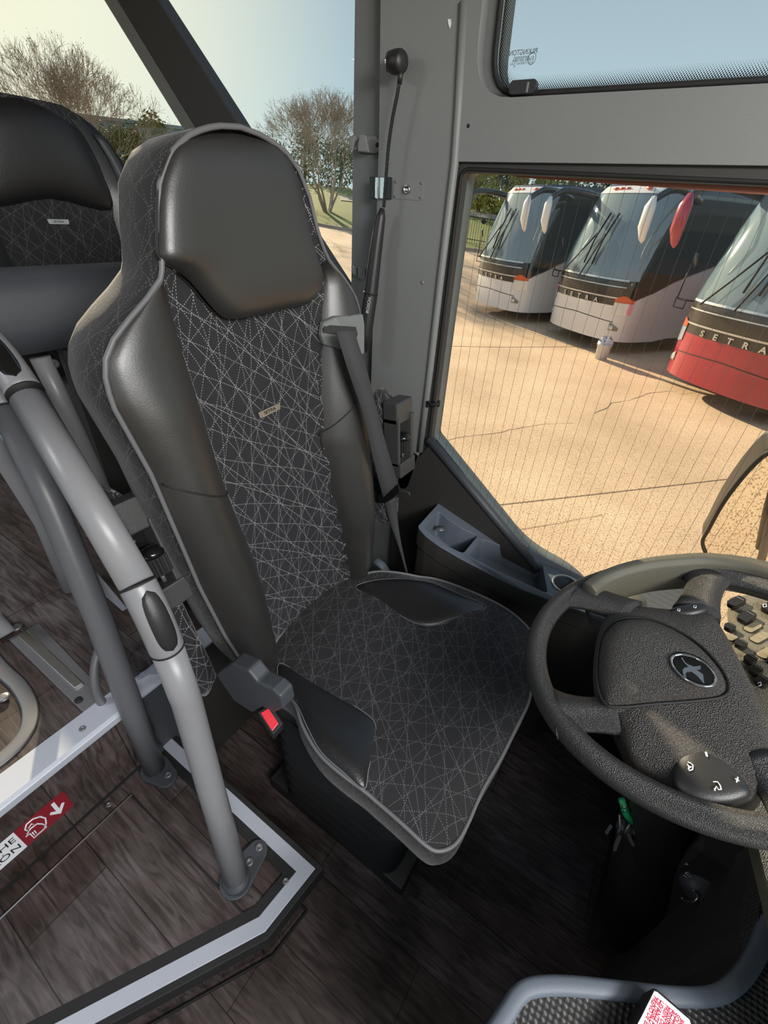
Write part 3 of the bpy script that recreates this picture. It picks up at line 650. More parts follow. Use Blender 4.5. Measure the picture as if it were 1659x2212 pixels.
lev = [(1.0, 0, 0), (1.012, -.012, 1), (1.012, -.05, 1), (.985, -.078, 1), (.93, -.085, 1)]
for i, p in enumerate(cout):
    if i: acc += (p-cout[i-1]).length
    t0 = ctop(p.x, p.y, 0)
    for s_, dz_, _ in lev: q = cc+(p-cc)*s_; V.append((q.x, q.y, t0.z+dz_)); U.append((acc, dz_))
for i in range(n):
    for j in range(4): a = i*5+j; b = ((i+1) % n)*5+j; F.append((a, a+1, b+1, b))
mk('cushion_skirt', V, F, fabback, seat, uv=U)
def cpatch(pts, nm='cushion_side_panel'):
    ol = [P(a, b, z=ZC+.02) for a, b in pts]; ol = [Vector((p.x, p.y)) for p in spline(ol, 4, True)]
    o = patch(nm, ol, lambda u, v, h: ctop(u, v, h+.006), .010, leatherp, seat, power=5, lift=-.002)
    MB().tube([ctop(p.x, p.y, .0065) for p in ol], .0014, 6, closed=True).build('seam', piping, o)
cpatch([(602, 1425), (660, 1458), (730, 1498), (790, 1533), (812, 1560), (808, 1610), (796, 1660), (786, 1700), (742, 1668), (694, 1628), (664, 1578), (640, 1525), (606, 1488)])
cpatch([(768, 1262), (800, 1252), (860, 1256), (902, 1260), (940, 1261), (1000, 1282), (1052, 1302), (1010, 1328), (960, 1342), (915, 1343), (870, 1325), (815, 1290)])
base = MB()
bp_ = [cc+(p-cc)*.93 for p in cout[::3]]
base.prism([(p.x, p.y, .475) for p in bp_], (0, 0, .045)); base.build('seat_pan', blackpl, seat, bev=.006)
mb = MB()
mb.prism([(p.x, p.y, .455) for p in [cc+(p-cc)*.86 for p in cout[::3]]], (0, 0, .02)); mb.build('lower_frame', black, seat, bev=.003)
V = []; F = []; bw = [(-.50, .37), (-.13, .37), (-.13, .73), (-.50, .73)]; lv = []
for i in range(17): lv.append((.05+.41*i/16, 1.0 if i % 2 else .93))
for z, s_ in lv:
    for x_, y_ in roundpoly(bw, .05, 4): V.append((-.315+(x_+.315)*s_, .55+(y_-.55)*s_, z))
n = len(V)//17
for i in range(16):
    for j in range(n): F.append((i*n+j, i*n+(j+1) % n, (i+1)*n+(j+1) % n, (i+1)*n+j))
mk('suspension_bellows', V, F, cushblk, seat)
MB().box((-.56, .38, 0), (-.10, .72, .05)).build('floor_plate', blackpl, seat, bev=.004)
housm = mat('housing_plastic', (0.045, 0.045, 0.045), 0.42, bump=(900, 0.3, 'n'))
# --- folded-up armrests with their adjusting knob
def arm(ct, wv, wd, ln, dep=.07, flip=1):
    wv = Vector(wv).normalized(); s_ = Vector((0, 1, 0)); nn = s_.cross(wv).normalized()    # forward normal
    M = Matrix(((nn.x, s_.x, wv.x, ct[0]), (nn.y, s_.y, wv.y, ct[1]), (nn.z, s_.z, wv.z, ct[2]), (0, 0, 0, 1)))
    h = wd/2
    V = []; U = []; F = []; ln0 = ln
    sec = rrect(dep, wd*1.0, .022, 4); K = []
    for i in range(13):
        t = i/12; zz = .018-ln0*t; e_ = min(1, (1-(max(0, .035-(.018-zz))/.035)**2)**.5 if (.018-zz) < .035 else 1, (1-(max(0, .05-(zz+ln0-.018))/.05)**2)**.5 if (zz+ln0-.018) < .05 else 1)
        for a, b in sec: V.append(M @ Vector((-dep/2-.024+a*max(.25, e_), b*max(.25, e_), zz))); U.append((b+a, zz))
    n = len(sec)
    for i in range(12):
        for j in range(n): F.append((i*n+j, i*n+(j+1) % n, (i+1)*n+(j+1) % n, (i+1)*n+j))
    F += [tuple(range(n)), tuple(range(12*n, 13*n))]
    a_ = mk('armrest', V, F, fab, seat, uv=U)
    # plastic housing with a recess (frame of four walls and a sunk back plate)
    hb = MB(); L0, L1 = -.0, -.20
    hb.box((-.03, -h, L0-.055), (.012, h, L0), M)                       # top block
    hb.box((-.03, -h, L1), (.022, h, L1+.042), M)                       # bottom block
    hb.box((-.03, -h, L1+.03), (.016, -h+.010, L0-.04), M); hb.box((-.03, h-.016, L1+.03), (.018, h, L0-.04), M)
    hs = hb.build('housing', housm, a_, smooth=False, bev=.003)
    MB().box((-.032, -h+.005, L1+.035), (-.018, h-.005, L0-.05), M).build('recess_plate', gloss, hs, smooth=False)
    MB().lathe([(.003, 0), (.003, .002), (.0015, .002)], M @ Vector((-.018, -h+.02, L0-.075)), nn, 10).build('screw', steelg, hs)
    kb = MB(); kp = []
    for q in range(60):
        r_ = .0205+(.0014 if q % 3 else -.001); an = 2*pi*q/60; kp.append((r_*cos(an), r_*sin(an)))
    Vk = []; Fk = []
    for hh_, sc in ((-.022, .9), (-.021, 1), (.012, 1.0)):
        for a, b in kp: Vk.append(M @ Vector((.004+a*sc, b*sc, L1+.085+hh_)))
    for i in range(2):
        for j in range(60): Fk.append((i*60+j, i*60+(j+1) % 60, (i+1)*60+(j+1) % 60, (i+1)*60+j))
    Fk += [tuple(range(60)), tuple(range(120, 180))]
    kb.add(Vk, Fk); kn = kb.build('knob', black, hs, smooth=False)
    MB().lathe([(.0205, .012), (.0215, .016), (.0205, .021), (.014, .027), (.002, .029)], M @ Vector((.004, 0, L1+.085)), wv, 24).build('knob_cap', gloss, kn)
    MB().lathe([(.004, -.04), (.004, -.02)], M @ Vector((.004, 0, L1+.085)), wv, 10).build('spindle', steelg, kn)
arm((P(305, 1062, y=.302).x, .273, P(305, 1062, y=.302).z), (-.30, 0, .95), .058, .47, .085)
arm((P(868, 862, y=.93).x, .925, P(868, 862, y=.93).z), (-.10, 0, .99), .076, .40)
# --- buckle on its stalk (aisle side)
bs = MB().prism([P(a, b, y=.262) for a, b in ((466, 1458), (500, 1432), (535, 1448), (556, 1474), (588, 1490), (606, 1506), (612, 1532), (592, 1540), (566, 1528), (545, 1541), (505, 1515))], (0, .028, 0)).build('buckle_stalk', darkpl, seat, smooth=False, bev=.004)
c = P(584, 1556, y=.258); nb = (CAM-c).normalized(); nb = (nb+Vector((0, 0, .5))).normalized()
def q4(pts, off): return [PP(a, b, c+nb*off, nb) for a, b in pts]
MB().prism(q4([(556, 1538), (584, 1520), (612, 1562), (590, 1588)], 0), nb*-.05).build('buckle', black, bs, smooth=False, bev=.002)
MB().prism(q4([(563, 1541), (580, 1530), (602, 1563), (588, 1580)], .0), nb*.003).build('release_button', redbt, bs, smooth=False, bev=.001)
# --- belt guide and belt
def PBx(px, py, off): q = PB(px, py, off); return Vector((front_x(q.x, q.y)+off, q.x, q.y))
gb = [PBx(a, b, .004) for a, b in ((716, 700), (728, 684), (776, 676), (779, 700), (779, 762), (768, 764), (730, 752), (714, 728))]
g_ = MB().prism(gb, (.012, -.002, 0)).build('belt_guide', greyd, seat, smooth=False, bev=.003)
MB().prism([PBx(a, b, .017) for a, b in ((722, 716), (732, 708), (768, 706), (772, 722), (770, 728), (728, 726))], (.001, 0, 0)).build('slot', black, g_, smooth=False)
Lp = [(726, 715, -.535), (735, 745, -.525), (752, 800, -.515), (786, 900, -.505), (806, 990, -.50), (828, 1075, -.505)]
Rp = [(766, 712, -.530), (775, 745, -.52), (793, 800, -.508), (818, 900, -.50), (840, 980, -.495), (860, 1044, -.49)]
bl = spline([P(a, b, x=y) for a, b, y in Lp], 5); br = spline([P(a, b, x=y) for a, b, y in Rp], 5)
def ribbon(nm, A_, B_, m, parent, th=.0015):
    V = []; F = []
    for p, q in zip(A_, B_):
        V += [p, q, q+Vector((-th, th, -th)), p+Vector((-th, th, -th))]
    for i in range(len(A_)-1):
        for j in range(4): F.append((4*i+j, 4*i+(j+1) % 4, 4*i+4+(j+1) % 4, 4*i+4+j))
    n = len(A_); F += [(0, 1, 2, 3), (4*n-4, 4*n-3, 4*n-2, 4*n-1)]
    return mk(nm, V, F, m, parent)
ribbon('seat_belt', bl, br, beltm, seat)
lo = [P(a, b, y=y) for a, b, y in ((830, 1082, .885), (843, 1130, .89), (862, 1185, .895), (880, 1250, .90))]; ro = [P(a, b, y=y) for a, b, y in ((858, 1072, .905), (859, 1120, .905), (868, 1180, .90), (884, 1250, .90))]
ribbon('lap_belt', spline(lo, 4), spline(ro, 4), beltm, seat)
tg = MB().prism([P(a, b, y=.882) for a, b in ((814, 1068), (846, 1030), (858, 1030), (864, 1052), (862, 1062), (848, 1075), (832, 1084), (818, 1082))], (.004, -.009, 0)).build('belt_tongue', gloss, seat, smooth=False, bev=.002)
MB().prism([P(a, b, y=.885) for a, b in ((860, 1056), (884, 1062), (886, 1068), (880, 1078), (858, 1072))], (.002, -.003, 0)).build('tongue_plate', silver, tg, smooth=False, bev=.001)
MB().tube([P(a, b, y=.90) for a, b in ((812, 1210), (826, 1222), (838, 1240), (848, 1252))], .016, 8, flat=((0, 1, 0), .5)).build('recliner_bracket', traypl, seat)

# ================================================================== GRAB RAILS
RR = .0245
def pd(px, py, d): return PD(px, py, d)
f1 = P(512, 1903, z=PF)
rail1 = thing('grab_rail', 'thick grey grab rail with black oval inserts and two posts bolted to the podium', 'rail', f1)
upA = [pd(-60, 705, .69), pd(0, 772, .682), pd(55, 850, .676)]
seg_up = [pd(62, 862, .675), pd(180, 1062, .655), pd(297, 1262, .643)]
seg_lo = [pd(360, 1398, .680), pd(402, 1510, .735), pd(455, 1700, .825), f1]
rt = MB().tube(seg_up, RR, 24).build('upper_tube', railm, rail1)
rl = MB().tube(seg_lo, RR*.98, 24).build('lower_tube', railm, rail1)
jt = spline([seg_up[-1], pd(325, 1318, .65), pd(345, 1362, .663), seg_lo[0]], 6)
j1 = MB().tube(jt, RR*1.035, 24).build('elbow_sleeve', railm, rail1)
def collar(p, d, r, parent): MB().tube([p-d*.0016, p+d*.0016], r, 24).build('collar_ring', black, parent)
collar(jt[0], (jt[1]-jt[0]).normalized(), RR*1.07, rail1); collar(jt[-1], (jt[-1]-jt[-2]).normalized(), RR*1.07, rail1)
j2 = MB().tube(spline(upA, 5), RR*1.035, 24).build('elbow_sleeve', railm, rail1)
collar(upA[-1], (upA[-1]-upA[-2]).normalized(), RR*1.07, rail1)
def inset(path, tilt, wid, m, parent, side=(0, 0)):
    # oval cover that follows the tube's surface, facing the viewer side
    V = []; F = []; n = len(path); K = 9
    for i, p in enumerate(path):
        t = (path[min(i+1, n-1)]-path[max(i-1, 0)]).normalized(); g = (CAM-p); g = (g-t*g.dot(t)).normalized(); b = t.cross(g)
        g2 = g*cos(tilt)+b*sin(tilt); b2 = t.cross(g2); s = 2*i/(n-1)-1; ww = wid*(max(0, 1-abs(s)**3.2))**.5
        for j in range(K):
            a = (j/(K-1)*2-1)*ww; e_ = 1-(abs(j/(K-1)*2-1))**4*.9
            V.append(p+(g2*cos(a)+b2*sin(a))*(RR*1.035+.0028*e_*min(1, ww*3)))
    for i in range(n-1):
        for j in range(K-1): a = i*K+j; F.append((a, a+1, a+K+1, a+K))
    return mk('oval_insert', V, F, m, parent)
inset([p for p in jt[2:-2]], -.25, .62, blackpl, j1)
inset(spline(upA, 8)[4:15], -.1, .62, gloss, j2)
f2 = P(336, 1662, z=PF)
lk_ = spline([upA[0], pd(-110, 660, .70), pd(-130, 680, .73), pd(-90, 740, .75), P(-44, 795, x=-.962)], 6)
MB().tube(lk_, RR, 20).build('top_bend', railm, rail1)
rail2 = rail1
MB().tube([P(12, 878, x=-.93), P(110, 1085, x=-.85), P(215, 1340, x=-.765), P(282, 1525, x=-.717), f2+Vector((0, 0, .012))], RR*.98, 24).build('rear_tube', raild, rail2, label='darker grey post bolted at the podium corner')
el = MB().tube(spline([P(-40, 800, x=-.96), P(-12, 840, x=-.945), P(12, 878, x=-.93)], 4), RR*1.03, 24).build('elbow_sleeve', railm, rail2)
collar(P(12, 878, x=-.93), (P(110, 1085, x=-.85)-P(12, 878, x=-.93)).normalized(), RR*1.06, rail2)
def flange(pts, rads, z, parent, scr):
    hull = []
    a, b = Vector(pts[0][:2]), Vector(pts[1][:2]); d = (b-a).normalized(); an = math.atan2(d.y, d.x)
    for i in range(13): q = an+pi/2+pi*i/12; hull.append((a.x+rads[0]*cos(q), a.y+rads[0]*sin(q), z))
    for i in range(13): q = an-pi/2+pi*i/12; hull.append((b.x+rads[1]*cos(q), b.y+rads[1]*sin(q), z))
    f = MB().prism(hull, (0, 0, .009)).build('foot_flange', darkpl, parent, smooth=False, bev=.002)
    for s in scr: MB().lathe([(.0085, 0), (.0085, .002), (.006, .004), (.003, .001)], Vector((s.x, s.y, z+.009)), (0, 0, 1), 14).build('bolt', steelg, f)
flange([f1, P(556, 1842, z=PF)], [.034, .022], PF+.001, rail1, [P(540, 1866, z=PF), P(561, 1834, z=PF)])
MB().tube([f1+Vector((0, 0, .006)), f1+Vector((0, 0, .022))], RR*1.12, 24).build('socket_ring', darkpl, rail1)
flange([f2, P(362, 1682, z=PF)], [.033, .024], PF+.001, rail2, [P(349, 1661, z=PF), P(365, 1678, z=PF)])
for q in ((316, 1580), (335, 1620)):
    p = P(q[0], q[1], x=-.715); g = (CAM-p).normalized()
    bb = MB().box((-.017, -.013, -.006), (.017, .013, .006), frame(p-g*.012, (.5, .8, .1), (0, -.1, 1))).build('clamp', darkpl, rail2, smooth=False, bev=.004)
    MB().lathe([(.011, 0), (.011, .004), (.007, .007), (.003, .004)], p-g*.008, g, 16).build('bolt', gloss, bb)
# slim tube further left, end of the passenger barrier
bar = thing('barrier_post', 'slim pale tube leaning in from the left edge behind the grab rail', 'post', P(40, 1060, x=-1.10))
MB().tube([P(-60, 850, x=-1.22), P(5, 985, x=-1.22), P(95, 1130, x=-1.22), P(185, 1350, x=-1.22)], .021, 16).build('tube', railm, bar)
MB().tube([P(2, 935, x=-1.0), P(34, 1002, x=-1.02)], .003, 8).build('edge_strip', silver, bar)
# ------------------------------------------------------------------ partition behind the driver
PX = -.95
part_ = thing('partition', 'grey padded partition with dark lower panel behind the driver seat', 'partition', (PX, .55, AF))
V = []; F = []; pr = [(0, 1.205), (.016, 1.21), (.022, 1.25), (.016, 1.30), (.0, 1.325), (-.025, 1.337), (-.05, 1.33), (-.06, 1.30), (-.06, 1.21)]
for y in [-.1+i*.05 for i in range(24)]:
    for dx, z in pr: V.append((PX+dx, y, z-.02*max(0, (y-.1)*0)))
n = len(pr)
for i in range(23):
    for j in range(n): F.append((i*n+j, i*n+(j+1) % n, (i+1)*n+(j+1) % n, (i+1)*n+j))
F += [tuple(range(n)), tuple(range(23*n, 24*n))]
mk('padded_board', V, F, darkpl, part_)
MB().box((PX-.04, .39, AF), (PX-.015, 1.05, 1.205)).build('dark_panel', rubber, part_, smooth=False)
MB().tube([P(86, 772, x=PX), P(140, 880, x=PX), P(196, 1000, x=PX), P(262, 1150, x=PX), P(330, 1320, x=PX)], .0165, 16).build('post', railm, part_)
MB().lathe([(.009, 0), (.009, .002), (.006, .005), (.002, .003)], P(117, 786, x=PX-.014), (1, 0, 0), 14).build('screw', steelg, part_)
MB().prism([P(a, b, x=-.86) for a, b in ((183, 1208), (196, 1222), (272, 1312), (262, 1318), (206, 1268), (188, 1240))], (.006, 0, 0)).build('strut', strip, part_, smooth=False, bev=.001)

# ------------------------------------------------------------------ passenger seats
def pseat(xp, yc, lab):
    s = thing('passenger_seat', lab, 'seat', (xp+.1, yc, AF), 'front row passenger seats')
    def ed(z): return lerp_tab([(.95, .245, .0), (1.25, .245, .0), (1.38, .243, 0), (1.46, .236, 0), (1.52, .222, 0), (1.57, .197, 0), (1.605, .16, 0), (1.625, .11, 0), (1.636, .05, 0), (1.638, .01, 0)], z)[0]
    zz = [.95+.5*i/16 for i in range(16)]+[1.45+.176*sin(pi/2*i/14) for i in range(15)]
    def fx(u, z): return xp-.10*(z-.95)+.055*abs(u)**3*(1-min(1, max(0, (z-1.3)/.3)))+(.0 if z < 1.4 else .022*(1-u*u)*(1-((z-1.55)/.15)**2) if 1.4 < z else 0)
    V = []; F = []; U = []; K = 25
    for z in zz:
        h = ed(z)
        for j in range(K): u = 2*j/(K-1)-1; V.append((fx(u, z), yc+u*h, z)); U.append((u*h, z))
    for i in range(len(zz)-1):
        for j in range(K-1): a = i*K+j; F.append((a, a+1, a+K+1, a+K))
    mk('centre_panel', V, F, fabdim, s, uv=U)
    V = []; F = []; sh = [(0, 0), (-.008, -.02), (-.004, -.08), (.03, -.11), (.1, -.115)]
    for z in zz:
        h = ed(z); r = [(fx(-1, z)+dx, yc-h+min(dy, h), z) for dy, dx in sh]+[(fx(1, z)+dx, yc+h-min(dy, h), z) for dy, dx in sh[::-1]]; V += r
    m2 = 2*len(sh)
    for i in range(len(zz)-1):
        for j in range(m2-1): a = i*m2+j; F.append((a, a+1, a+m2+1, a+m2))
    mk('back_shell', V, F, leatherp, s)
    # leather side bands and head cushion
    for sg in (-1, 1):
        V = []; F = []
        zr = [z for z in zz if z < 1.60]
        for z in zr:
            h = ed(z); inn = h*(.66 if z > 1.4 else .62)
            for j in range(8): y = inn+(h-inn)*j/7; V.append((fx(y/h, z)+.004+.014*sin(pi*j/7)*(1 if z < 1.42 else .4), yc+sg*y, z))
        for i in range(len(zr)-1):
            for j in range(7): a = i*8+j; F.append((a, a+1, a+9, a+8))
        bd = mk('side_wing', V, F, leatherp, s)
        sb = [(fx(.72, z)+.012, yc+sg*ed(z)*.80, z) for z in zr if z < 1.585]; sc_ = [(fx(.85, z)+.014, yc+sg*ed(z)*.93, z) for z in zr if z < 1.585]
        ribbon('grey_band', [Vector(v) for v in sb], [Vector(v) for v in sc_], darkpl, bd, .001)
    ol = [Vector((.0-.150, 1.405)), Vector((0, 1.425)), Vector((.150, 1.405)), Vector((.150, 1.50)), Vector((.135, 1.555)), Vector((.10, 1.595)), Vector((.03, 1.618)), Vector((-.03, 1.618)), Vector((-.10, 1.595)), Vector((-.135, 1.555)), Vector((-.150, 1.50))]
    ol = [Vector((p.x, p.y)) for p in spline([Vector((p.x, p.y, 0)) for p in ol], 4, True)]
    patch('head_cushion', ol, lambda u, v, h: Vector((fx(min(1, abs(u)/max(.02, ed(v))), v)+h, yc+u, v)), .022, leatherp, s, power=5)
    BMx = frame((fx(0, 1.375)+.004, yc, 1.375), (0, 1, 0), (-.1, 0, 1))
    b = plate('badge', [roundpoly([(-.025, -.0055), (.025, -.0055), (.027, .0055), (-.027, .0055)], .002)], .003, BMx, silver, s)
    text('lettering', 'SETRA', .0075, BMx @ Matrix.Translation((0, 0, .0019)), black, b, .0001, sx=1.25)
    c = MB().box((xp-.02, yc-.22, AF+.40), (xp+.42, yc+.22, AF+.50)); ob = c.build('cushion', fabdim, s, bev=.03, seg=4)
    me = ob.data; ul = me.uv_layers.new(name='UVMap')
    for l in me.loops: v = me.vertices[l.vertex_index].co; ul.data[l.index].uv = (v.x+v.z*.5, v.y)
    MB().box((xp+.02, yc-.19, AF+.34), (xp+.36, yc+.19, AF+.40)).build('seat_frame', blackpl, s, bev=.01)
    MB().tube([(xp+.1, yc-.15, AF+.36), (xp+.05, yc-.15, AF)], .02, 12).build('leg', raild, s)
    MB().tube([(xp+.1, yc+.15, AF+.36), (xp+.05, yc+.15, AF)], .02, 12).build('leg', raild, s)
    return s
ps = pseat(-1.47, .705, 'black leather passenger seat by the window, directly behind the partition')
ps2 = copy_tree(ps); ps2.location.y -= .49; ps2['label'] = 'aisle side passenger seat, only its stitched cushion showing behind the rails'

# ------------------------------------------------------------------ things on the passenger floor
fr = thing('seat_rail', 'steel seat mounting plate with a pale bar screwed to the passenger floor', 'rail', P(110, 1440, z=AF))
MB().prism([P(a, b, z=AF+.001) for a, b in ((19, 1382), (84, 1348), (197, 1465), (220, 1510), (180, 1539))], (0, 0, .003)).build('plate', steelg, fr, smooth=False, bev=.001)
MB().prism([P(a, b, z=AF+.004) for a, b in ((40, 1377), (60, 1364), (180, 1478), (162, 1489))], (0, 0, .006)).build('bar', silver, fr, smooth=False, bev=.001)
MB().lathe([(.008, 0), (.008, .003), (.003, .003)], P(170, 1513, z=AF+.004), (0, 0, 1), 12).build('bolt', black, fr)
MB().lathe([(.013, 0), (.013, .006), (.006, .006)], P(36, 1357, z=AF+.004), (0, 0, 1), 12).build('bolt', steelg, fr)
MB().tube([P(-50, 1290, z=AF+.16), P(-20, 1330, z=AF+.05), P(14, 1372, z=AF+.01)], .02, 14).build('seat_foot', railm, fr)
rg = thing('floor_ring', 'flat grey curved bar of a seat foot lying at the left edge', 'bar', P(40, 1545, z=AF))
ro_ = spline([P(a, b, z=AF+.002) for a, b in ((-60, 1370), (0, 1442), (38, 1478), (62, 1520), (62, 1565), (36, 1608), (-10, 1648), (-80, 1690))], 6)
MB().tube(ro_, .0165, 8, flat=((0, 0, 1), 1)).build('curved_bar', steelg, rg)
for v in rg.children[0].data.vertices: v.co.z = AF+.002+(v.co.z-AF-.002)*.12
MB().lathe([(.012, 0), (.012, .004), (.006, .005)], P(8, 1508, z=AF+.004), (0, 0, 1), 14).build('bolt', steelg, rg)
lp_ = thing('cable_loop', 'grey flexible loop standing at the end of the pale step strip', 'loop', P(230, 1520, z=AF))
MB().tube(spline([P(216, 1395, x=-.83), P(205, 1440, x=-.82), P(206, 1485, x=-.81), P(222, 1520, x=-.80), P(246, 1528, x=-.79), P(268, 1510, x=-.79)], 6), .0095, 12).build('hose', steelg, lp_)
bt = thing('plastic_bag', 'crumpled clear plastic behind the darker rail, on the ledge', 'bag', P(318, 1450, x=-.79))
V = []; F = []; c = P(315, 1455, x=-.80); c.z = max(c.z, AF+.045)
for i in range(9):
    for j in range(14): a = pi*i/8; b = 2*pi*j/14; r = 1+.18*sin(5*b+i)+.12*cos(7*a+j*2); V.append(c+Vector((.045*sin(a)*cos(b)*r, .035*sin(a)*sin(b)*r, .04*cos(a)*r)))
for i in range(8):
    for j in range(14): F.append((i*14+j, i*14+(j+1) % 14, (i+1)*14+(j+1) % 14, (i+1)*14+j))
mk('crumpled_film', V, F, clear, bt, smooth=False)

# ------------------------------------------------------------------ things on the left wall
YP = 1.0935
def wp(px, py, y=YP): return P(px, py, y=y)
hk = thing('coat_hook', 'painted grey double hook plate screwed to the pillar beside the sky', 'hook', wp(790, 312, 1.112))
MB().prism([wp(a, b, 1.114) for a, b in ((776, 296), (815, 294), (822, 302), (822, 326), (815, 332), (772, 330))], (0, -.004, 0)).build('plate', greypl, hk, smooth=False, bev=.0015)
for pts in (((756, 296), (764, 292), (770, 294), (764, 326), (757, 322)), ((779, 292), (792, 292), (800, 330), (776, 328), (775, 318))):
    MB().prism([wp(a, b, 1.092) for a, b in pts], (0, -.006, 0)).build('hook', greypl, hk, smooth=False, bev=.002)
MB().tube([wp(768, 300, 1.094), wp(778, 305, 1.112), wp(778, 322, 1.112), wp(768, 322, 1.094)], .004, 8).build('hook', greypl, hk)
MB().lathe([(.0045, 0), (.0045, .001), (.002, .001)], wp(815, 313, 1.110), (0, -1, 0), 12).build('screw', black, hk)
ck = thing('spring_clip', 'chrome spring clip behind the microphone neck, left of the lock plate', 'clip', wp(823, 405))
for (x0, x1, yy, m) in ((800, 812, 1.088, gloss), (812, 818, 1.080, chrome), (820, 832, 1.086, chrome), (832, 847, 1.090, gloss)):
    MB().prism([wp(x0, 382, yy), wp(x1, 383, yy), wp(x1-1, 431, yy), wp(x0-1, 428, yy)], (0, -.003, 0)).build('blade', m, ck, smooth=False, bev=.001)
MB().prism([wp(822, 384, 1.096), wp(846, 384, 1.096), wp(845, 430, 1.096), wp(822, 430, 1.096)], (0, -.004, 0)).build('base', steelg, ck, smooth=False)
lk = thing('lock_plate', 'small grey plate with a ring lock and four rivets on the pillar', 'plate', wp(884, 411))
a_, b_, c_, d_ = wp(851, 388), wp(917, 391), wp(914, 433), wp(849, 430)
cen = (a_+b_+c_+d_)/4
plate('plate', [rrect((b_-a_).length, (a_-d_).length, .007)], .003, frame(cen, (b_-a_), (0, 0, 1)), greypl, lk, bev=.001)
MB().lathe([(.009, 0), (.009, .005), (.0078, .0065), (.006, .0065), (.006, .003), (.001, .003)], wp(881, 409)+Vector((0, -.001, 0)), (0, -1, 0), 24).build('ring', chrome, lk)
for q in ((856, 393), (911, 396), (854, 424), (909, 427)): MB().lathe([(.0028, 0), (.0026, .0018), (.001, .0026)], wp(*q)+Vector((0, -.001, 0)), (0, -1, 0), 10).build('rivet', steelg, lk)
tag(MB().lathe([(.0035, 0), (.0035, .001), (.0012, .0012)], wp(1012, 272), (0, -1, 0), 12).build('screw', black), 'tiny dark screw in the grey header between the two windows', 'screw')
tag(MB().lathe([(.0045, 0), (.0043, .002), (.002, .0035)], wp(913, 610), (0, -1, 0), 14).build('button_cap', greypl), 'round grey plastic cap low on the grey pillar', 'cap')
tag(MB().prism([wp(968, 42), wp(974, 42), wp(975, 52), wp(972, 62), (wp(969, 52))], (0, -.002, 0)).build('paint_chip', white, smooth=False), 'small pale chip mark near the top of the grey pillar', 'chip')
bk = thing('wall_bracket', 'small grey bracket at the pillar foot behind the microphone handle', 'bracket', wp(778, 585, 1.112))
MB().prism([wp(a, b, 1.113) for a, b in ((764, 574), (772, 578), (774, 596), (766, 590))], (0, -.012, 0)).build('tab', greypl, bk, smooth=False, bev=.001)
MB().prism([wp(a, b, 1.113) for a, b in ((778, 576), (788, 578), (788, 604), (778, 598))], (0, -.012, 0)).build('tab', greypl, bk, smooth=False, bev=.001)
# gooseneck microphone
YM = 1.055
mic = thing('microphone', 'black gooseneck microphone with long handle clipped upright to the pillar', 'microphone', wp(800, 640, YM))
hp_ = [wp(826, 450, YM), wp(822, 470, YM), wp(812, 540, YM), wp(800, 640, YM-.012), wp(789, 720, YM-.02), wp(783, 758, YM-.025)]
MB().tube(hp_, [.0055, .012, .0155, .0185, .0185, .014], 20).build('handle', blackpl, mic)
MB().tube([wp(801, 632, YM-.011), wp(800.3, 636, YM-.0115)], .0192, 20).build('handle_ring', black, mic)
hpx = [wp(862, 178, YM), wp(858, 205, YM), wp(848, 255, YM), wp(840, 310, YM), wp(834, 380, YM), wp(829, 448, YM)]
ns = spline(hpx, 14)
MB().tube(ns, [.0042 if i % 2 else .0036 for i in range(len(ns))], 10).build('gooseneck', gloss, mic)
MB().tube([wp(866, 150, YM), wp(863, 182, YM)], [.0062, .005], 12).build('neck_sleeve', blackpl, mic)
MB().lathe([(.004, -.022), (.016, -.021), (.018, -.014), (.0195, -.004), (.0195, .010), (.016, .016), (.003, .018)], wp(858, 134, YM), (1, -.15, -.05), 24).build('capsule', blackpl, mic)
MB().lathe([(.0172, -.019), (.0185, -.017), (.0172, -.015)], wp(858, 134, YM), (1, -.15, -.05), 24).build('rim', chrome, mic)
tm = frame(wp(796, 660, YM-.034), (wp(801, 640, YM-.034)-wp(791, 700, YM-.034)), Vector((-1, .0, -.1)))
text('lettering', 'BOSCH', .012, tm, white, mic, .0003)

# ================================================================== STEERING WHEEL
WT, WS = .32, -.057; WC = Vector((.1857, .6096, .9256)); SC = .957
wn = Vector((-sin(WT), sin(WS), cos(WT))).normalized(); wa = Vector((0, 1, 0)).cross(wn).normalized(); wb = wn.cross(wa)
def wl(u, v, h=0.0): return WC+(wa*u+wb*v)*SC+wn*h
def wpx(px, py, h=0.0):
    q = PP(px, py, WC+wn*h, wn)-WC; return (q.dot(wa)/SC, q.dot(wb)/SC)
wheel = thing('steering_wheel', 'large black leather steering wheel with oval K emblem in the hub', 'steering wheel', WC)
rim = [wl(.235*cos(a), .235*sin(a)) for a in [2*pi*i/96 for i in range(96)]]
MB().tube(rim, .0182, 16, closed=True, flat=(wn, .92)).build('rim', leather2, wheel)
rs = [WC+(p-WC).normalized()*(.225-.0168)+wn*(-.002+.0012*(i % 2)) for i, p in enumerate(spline(rim, 4, True))]
MB().tube(rs, .0009, 5, closed=True).build('stitching', black, wheel)
MB().tube([wl(.235*cos(a)*1.0, .235*sin(a), -.0) for a in (radians(176), radians(176.8))], .0172, 16).build('joint_band', black, wheel)
